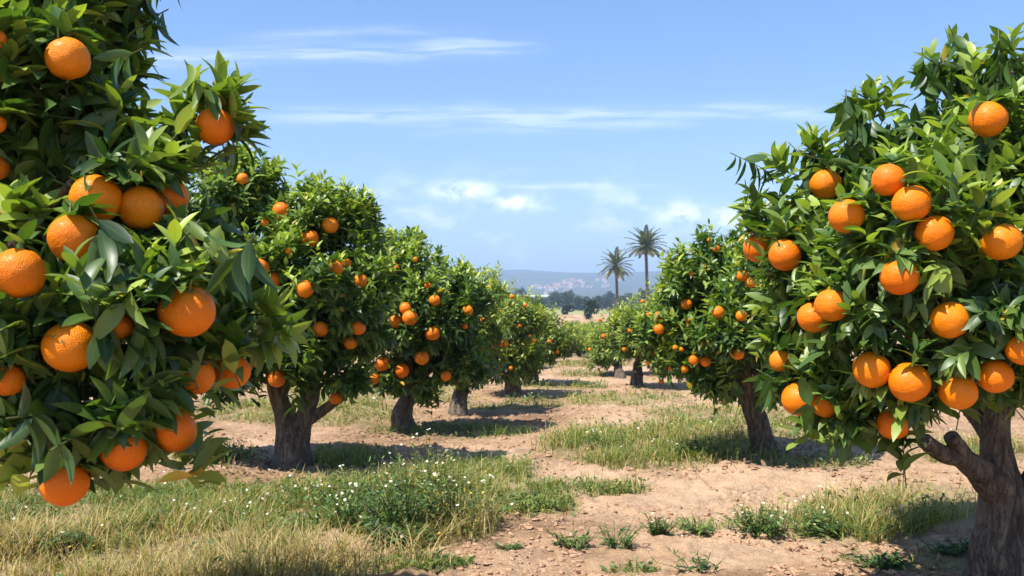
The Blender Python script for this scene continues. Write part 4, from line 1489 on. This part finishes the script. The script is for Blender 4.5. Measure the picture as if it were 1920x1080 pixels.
def streak(py, slope, sig, ua, ub, uc, ud, amp, k):
    vv = w.math('SUBTRACT', v, w.math('MULTIPLY', u, slope))
    wob = w.math('MULTIPLY', w.math('SUBTRACT', w.noise(1.0, 3, 0.5, w.scaled(uv, (5.0 + k, 4.0, 1))), 0.5), 0.03)
    vv = w.math('ADD', vv, wob)
    n = w.noise(1.0, 6, 0.6, w.scaled(uv, (9.0 + k, 120.0, 1)), 0.6)
    return mul(gauss(vv, (HY - py) / F, sig), smooth(u, ua, ub), smooth(u, ud, uc), w.math('ADD', 0.12, mul(smooth(n, 0.32, 0.68), 1.25)), amp)


cl = streak(88, 0.035, 0.010, -0.47, -0.36, -0.05, 0.06, 0.22, 0)
cl = w.math('ADD', cl, streak(57, 0.02, 0.006, -0.36, -0.25, -0.15, 0.0, 0.10, 2))
cl = w.math('ADD', cl, streak(214, 0.0, 0.009, -0.33, -0.2, 0.30, 0.4, 0.20, 1))
cl = w.math('ADD', cl, streak(236, 0.03, 0.008, -0.15, -0.02, 0.05, 0.25, 0.15, 3))
cl = w.math('ADD', cl, streak(350, 0.0, 0.004, -0.05, 0.0, 0.1, 0.2, 0.22, 4))
# low cumulus bank near the horizon
pn = w.noise(1.0, 7, 0.58, w.scaled(uv, (13.0, 26.0, 1)), 0.25)
puff = mul(smooth(pn, 0.48, 0.70), gauss(v, 0.088, 0.050), 0.5)
big = mul(smooth(w.noise(1.0, 6, 0.6, w.scaled(uv, (30.0, 42.0, 1)), 0.2), 0.34, 0.56), w.math('MAXIMUM', mul(gauss(v, 0.126, 0.010), gauss(u, -0.055, 0.035), 1.0),
          w.math('MAXIMUM', mul(gauss(v, 0.113, 0.009), gauss(u, 0.005, 0.028), 1.0), w.math('MAXIMUM', mul(gauss(v, 0.098, 0.014), gauss(u, 0.185, 0.025), 1.2), mul(gauss(v, 0.095, 0.012), gauss(u, 0.24, 0.025), 1.0)))))
cl = w.math('ADD', cl, w.math('MAXIMUM', puff, big), 0, True)
skyc = w.mix(1.0, sky.outputs[0], w.mix(smooth(v, 0.02, 0.36), (0.93, 0.965, 1.08), (0.76, 0.925, 1.12)), 'MULTIPLY')
ccol = (9.8, 10.0, 10.8)
fin = w.mix(cl, skyc, ccol)
w.l(fin, bg.inputs['Color'])
bg.inputs['Strength'].default_value = 0.108
w.l(bg.outputs[0], out.inputs['Surface'])

sun = bpy.data.lights.new('Sun', 'SUN')
sun.energy = 5.0
sun.angle = math.radians(0.5)
sun.color = (1.0, 0.95, 0.86)
so = bpy.data.objects.new('Sun', sun)
COL.objects.link(so)
from mathutils import Vector
sv = Vector((math.sin(SUN_AZ) * math.cos(SUN_EL), math.cos(SUN_AZ) * math.cos(SUN_EL), math.sin(SUN_EL)))
so.rotation_euler = sv.to_track_quat('Z', 'Y').to_euler()
so.location = (-6, -4, 9)

cam = bpy.data.cameras.new('Camera')
cam.sensor_width = 36
cam.lens = F / 1920 * 36
cam.shift_y = (HY - 540) / 1920
cam.clip_start, cam.clip_end = 0.05, 20000
cam.dof.use_dof = True
cam.dof.focus_distance = 3.6
cam.dof.aperture_fstop = 9.0
co = bpy.data.objects.new('Camera', cam)
co.location = (0, 0, CAMZ)
co.rotation_euler = (math.pi / 2, 0, 0)
COL.objects.link(co)
S.camera = co

S.view_settings.view_transform = 'Standard'
S.view_settings.look = 'None'
S.view_settings.exposure = 0.86
S.view_settings.gamma = 1.0
S.cycles.max_bounces = 6
S.cycles.diffuse_bounces = 2
S.cycles.glossy_bounces = 2
S.cycles.transmission_bounces = 4
S.cycles.volume_bounces = 0
S.cycles.transparent_max_bounces = 4
S.cycles.use_denoising = True
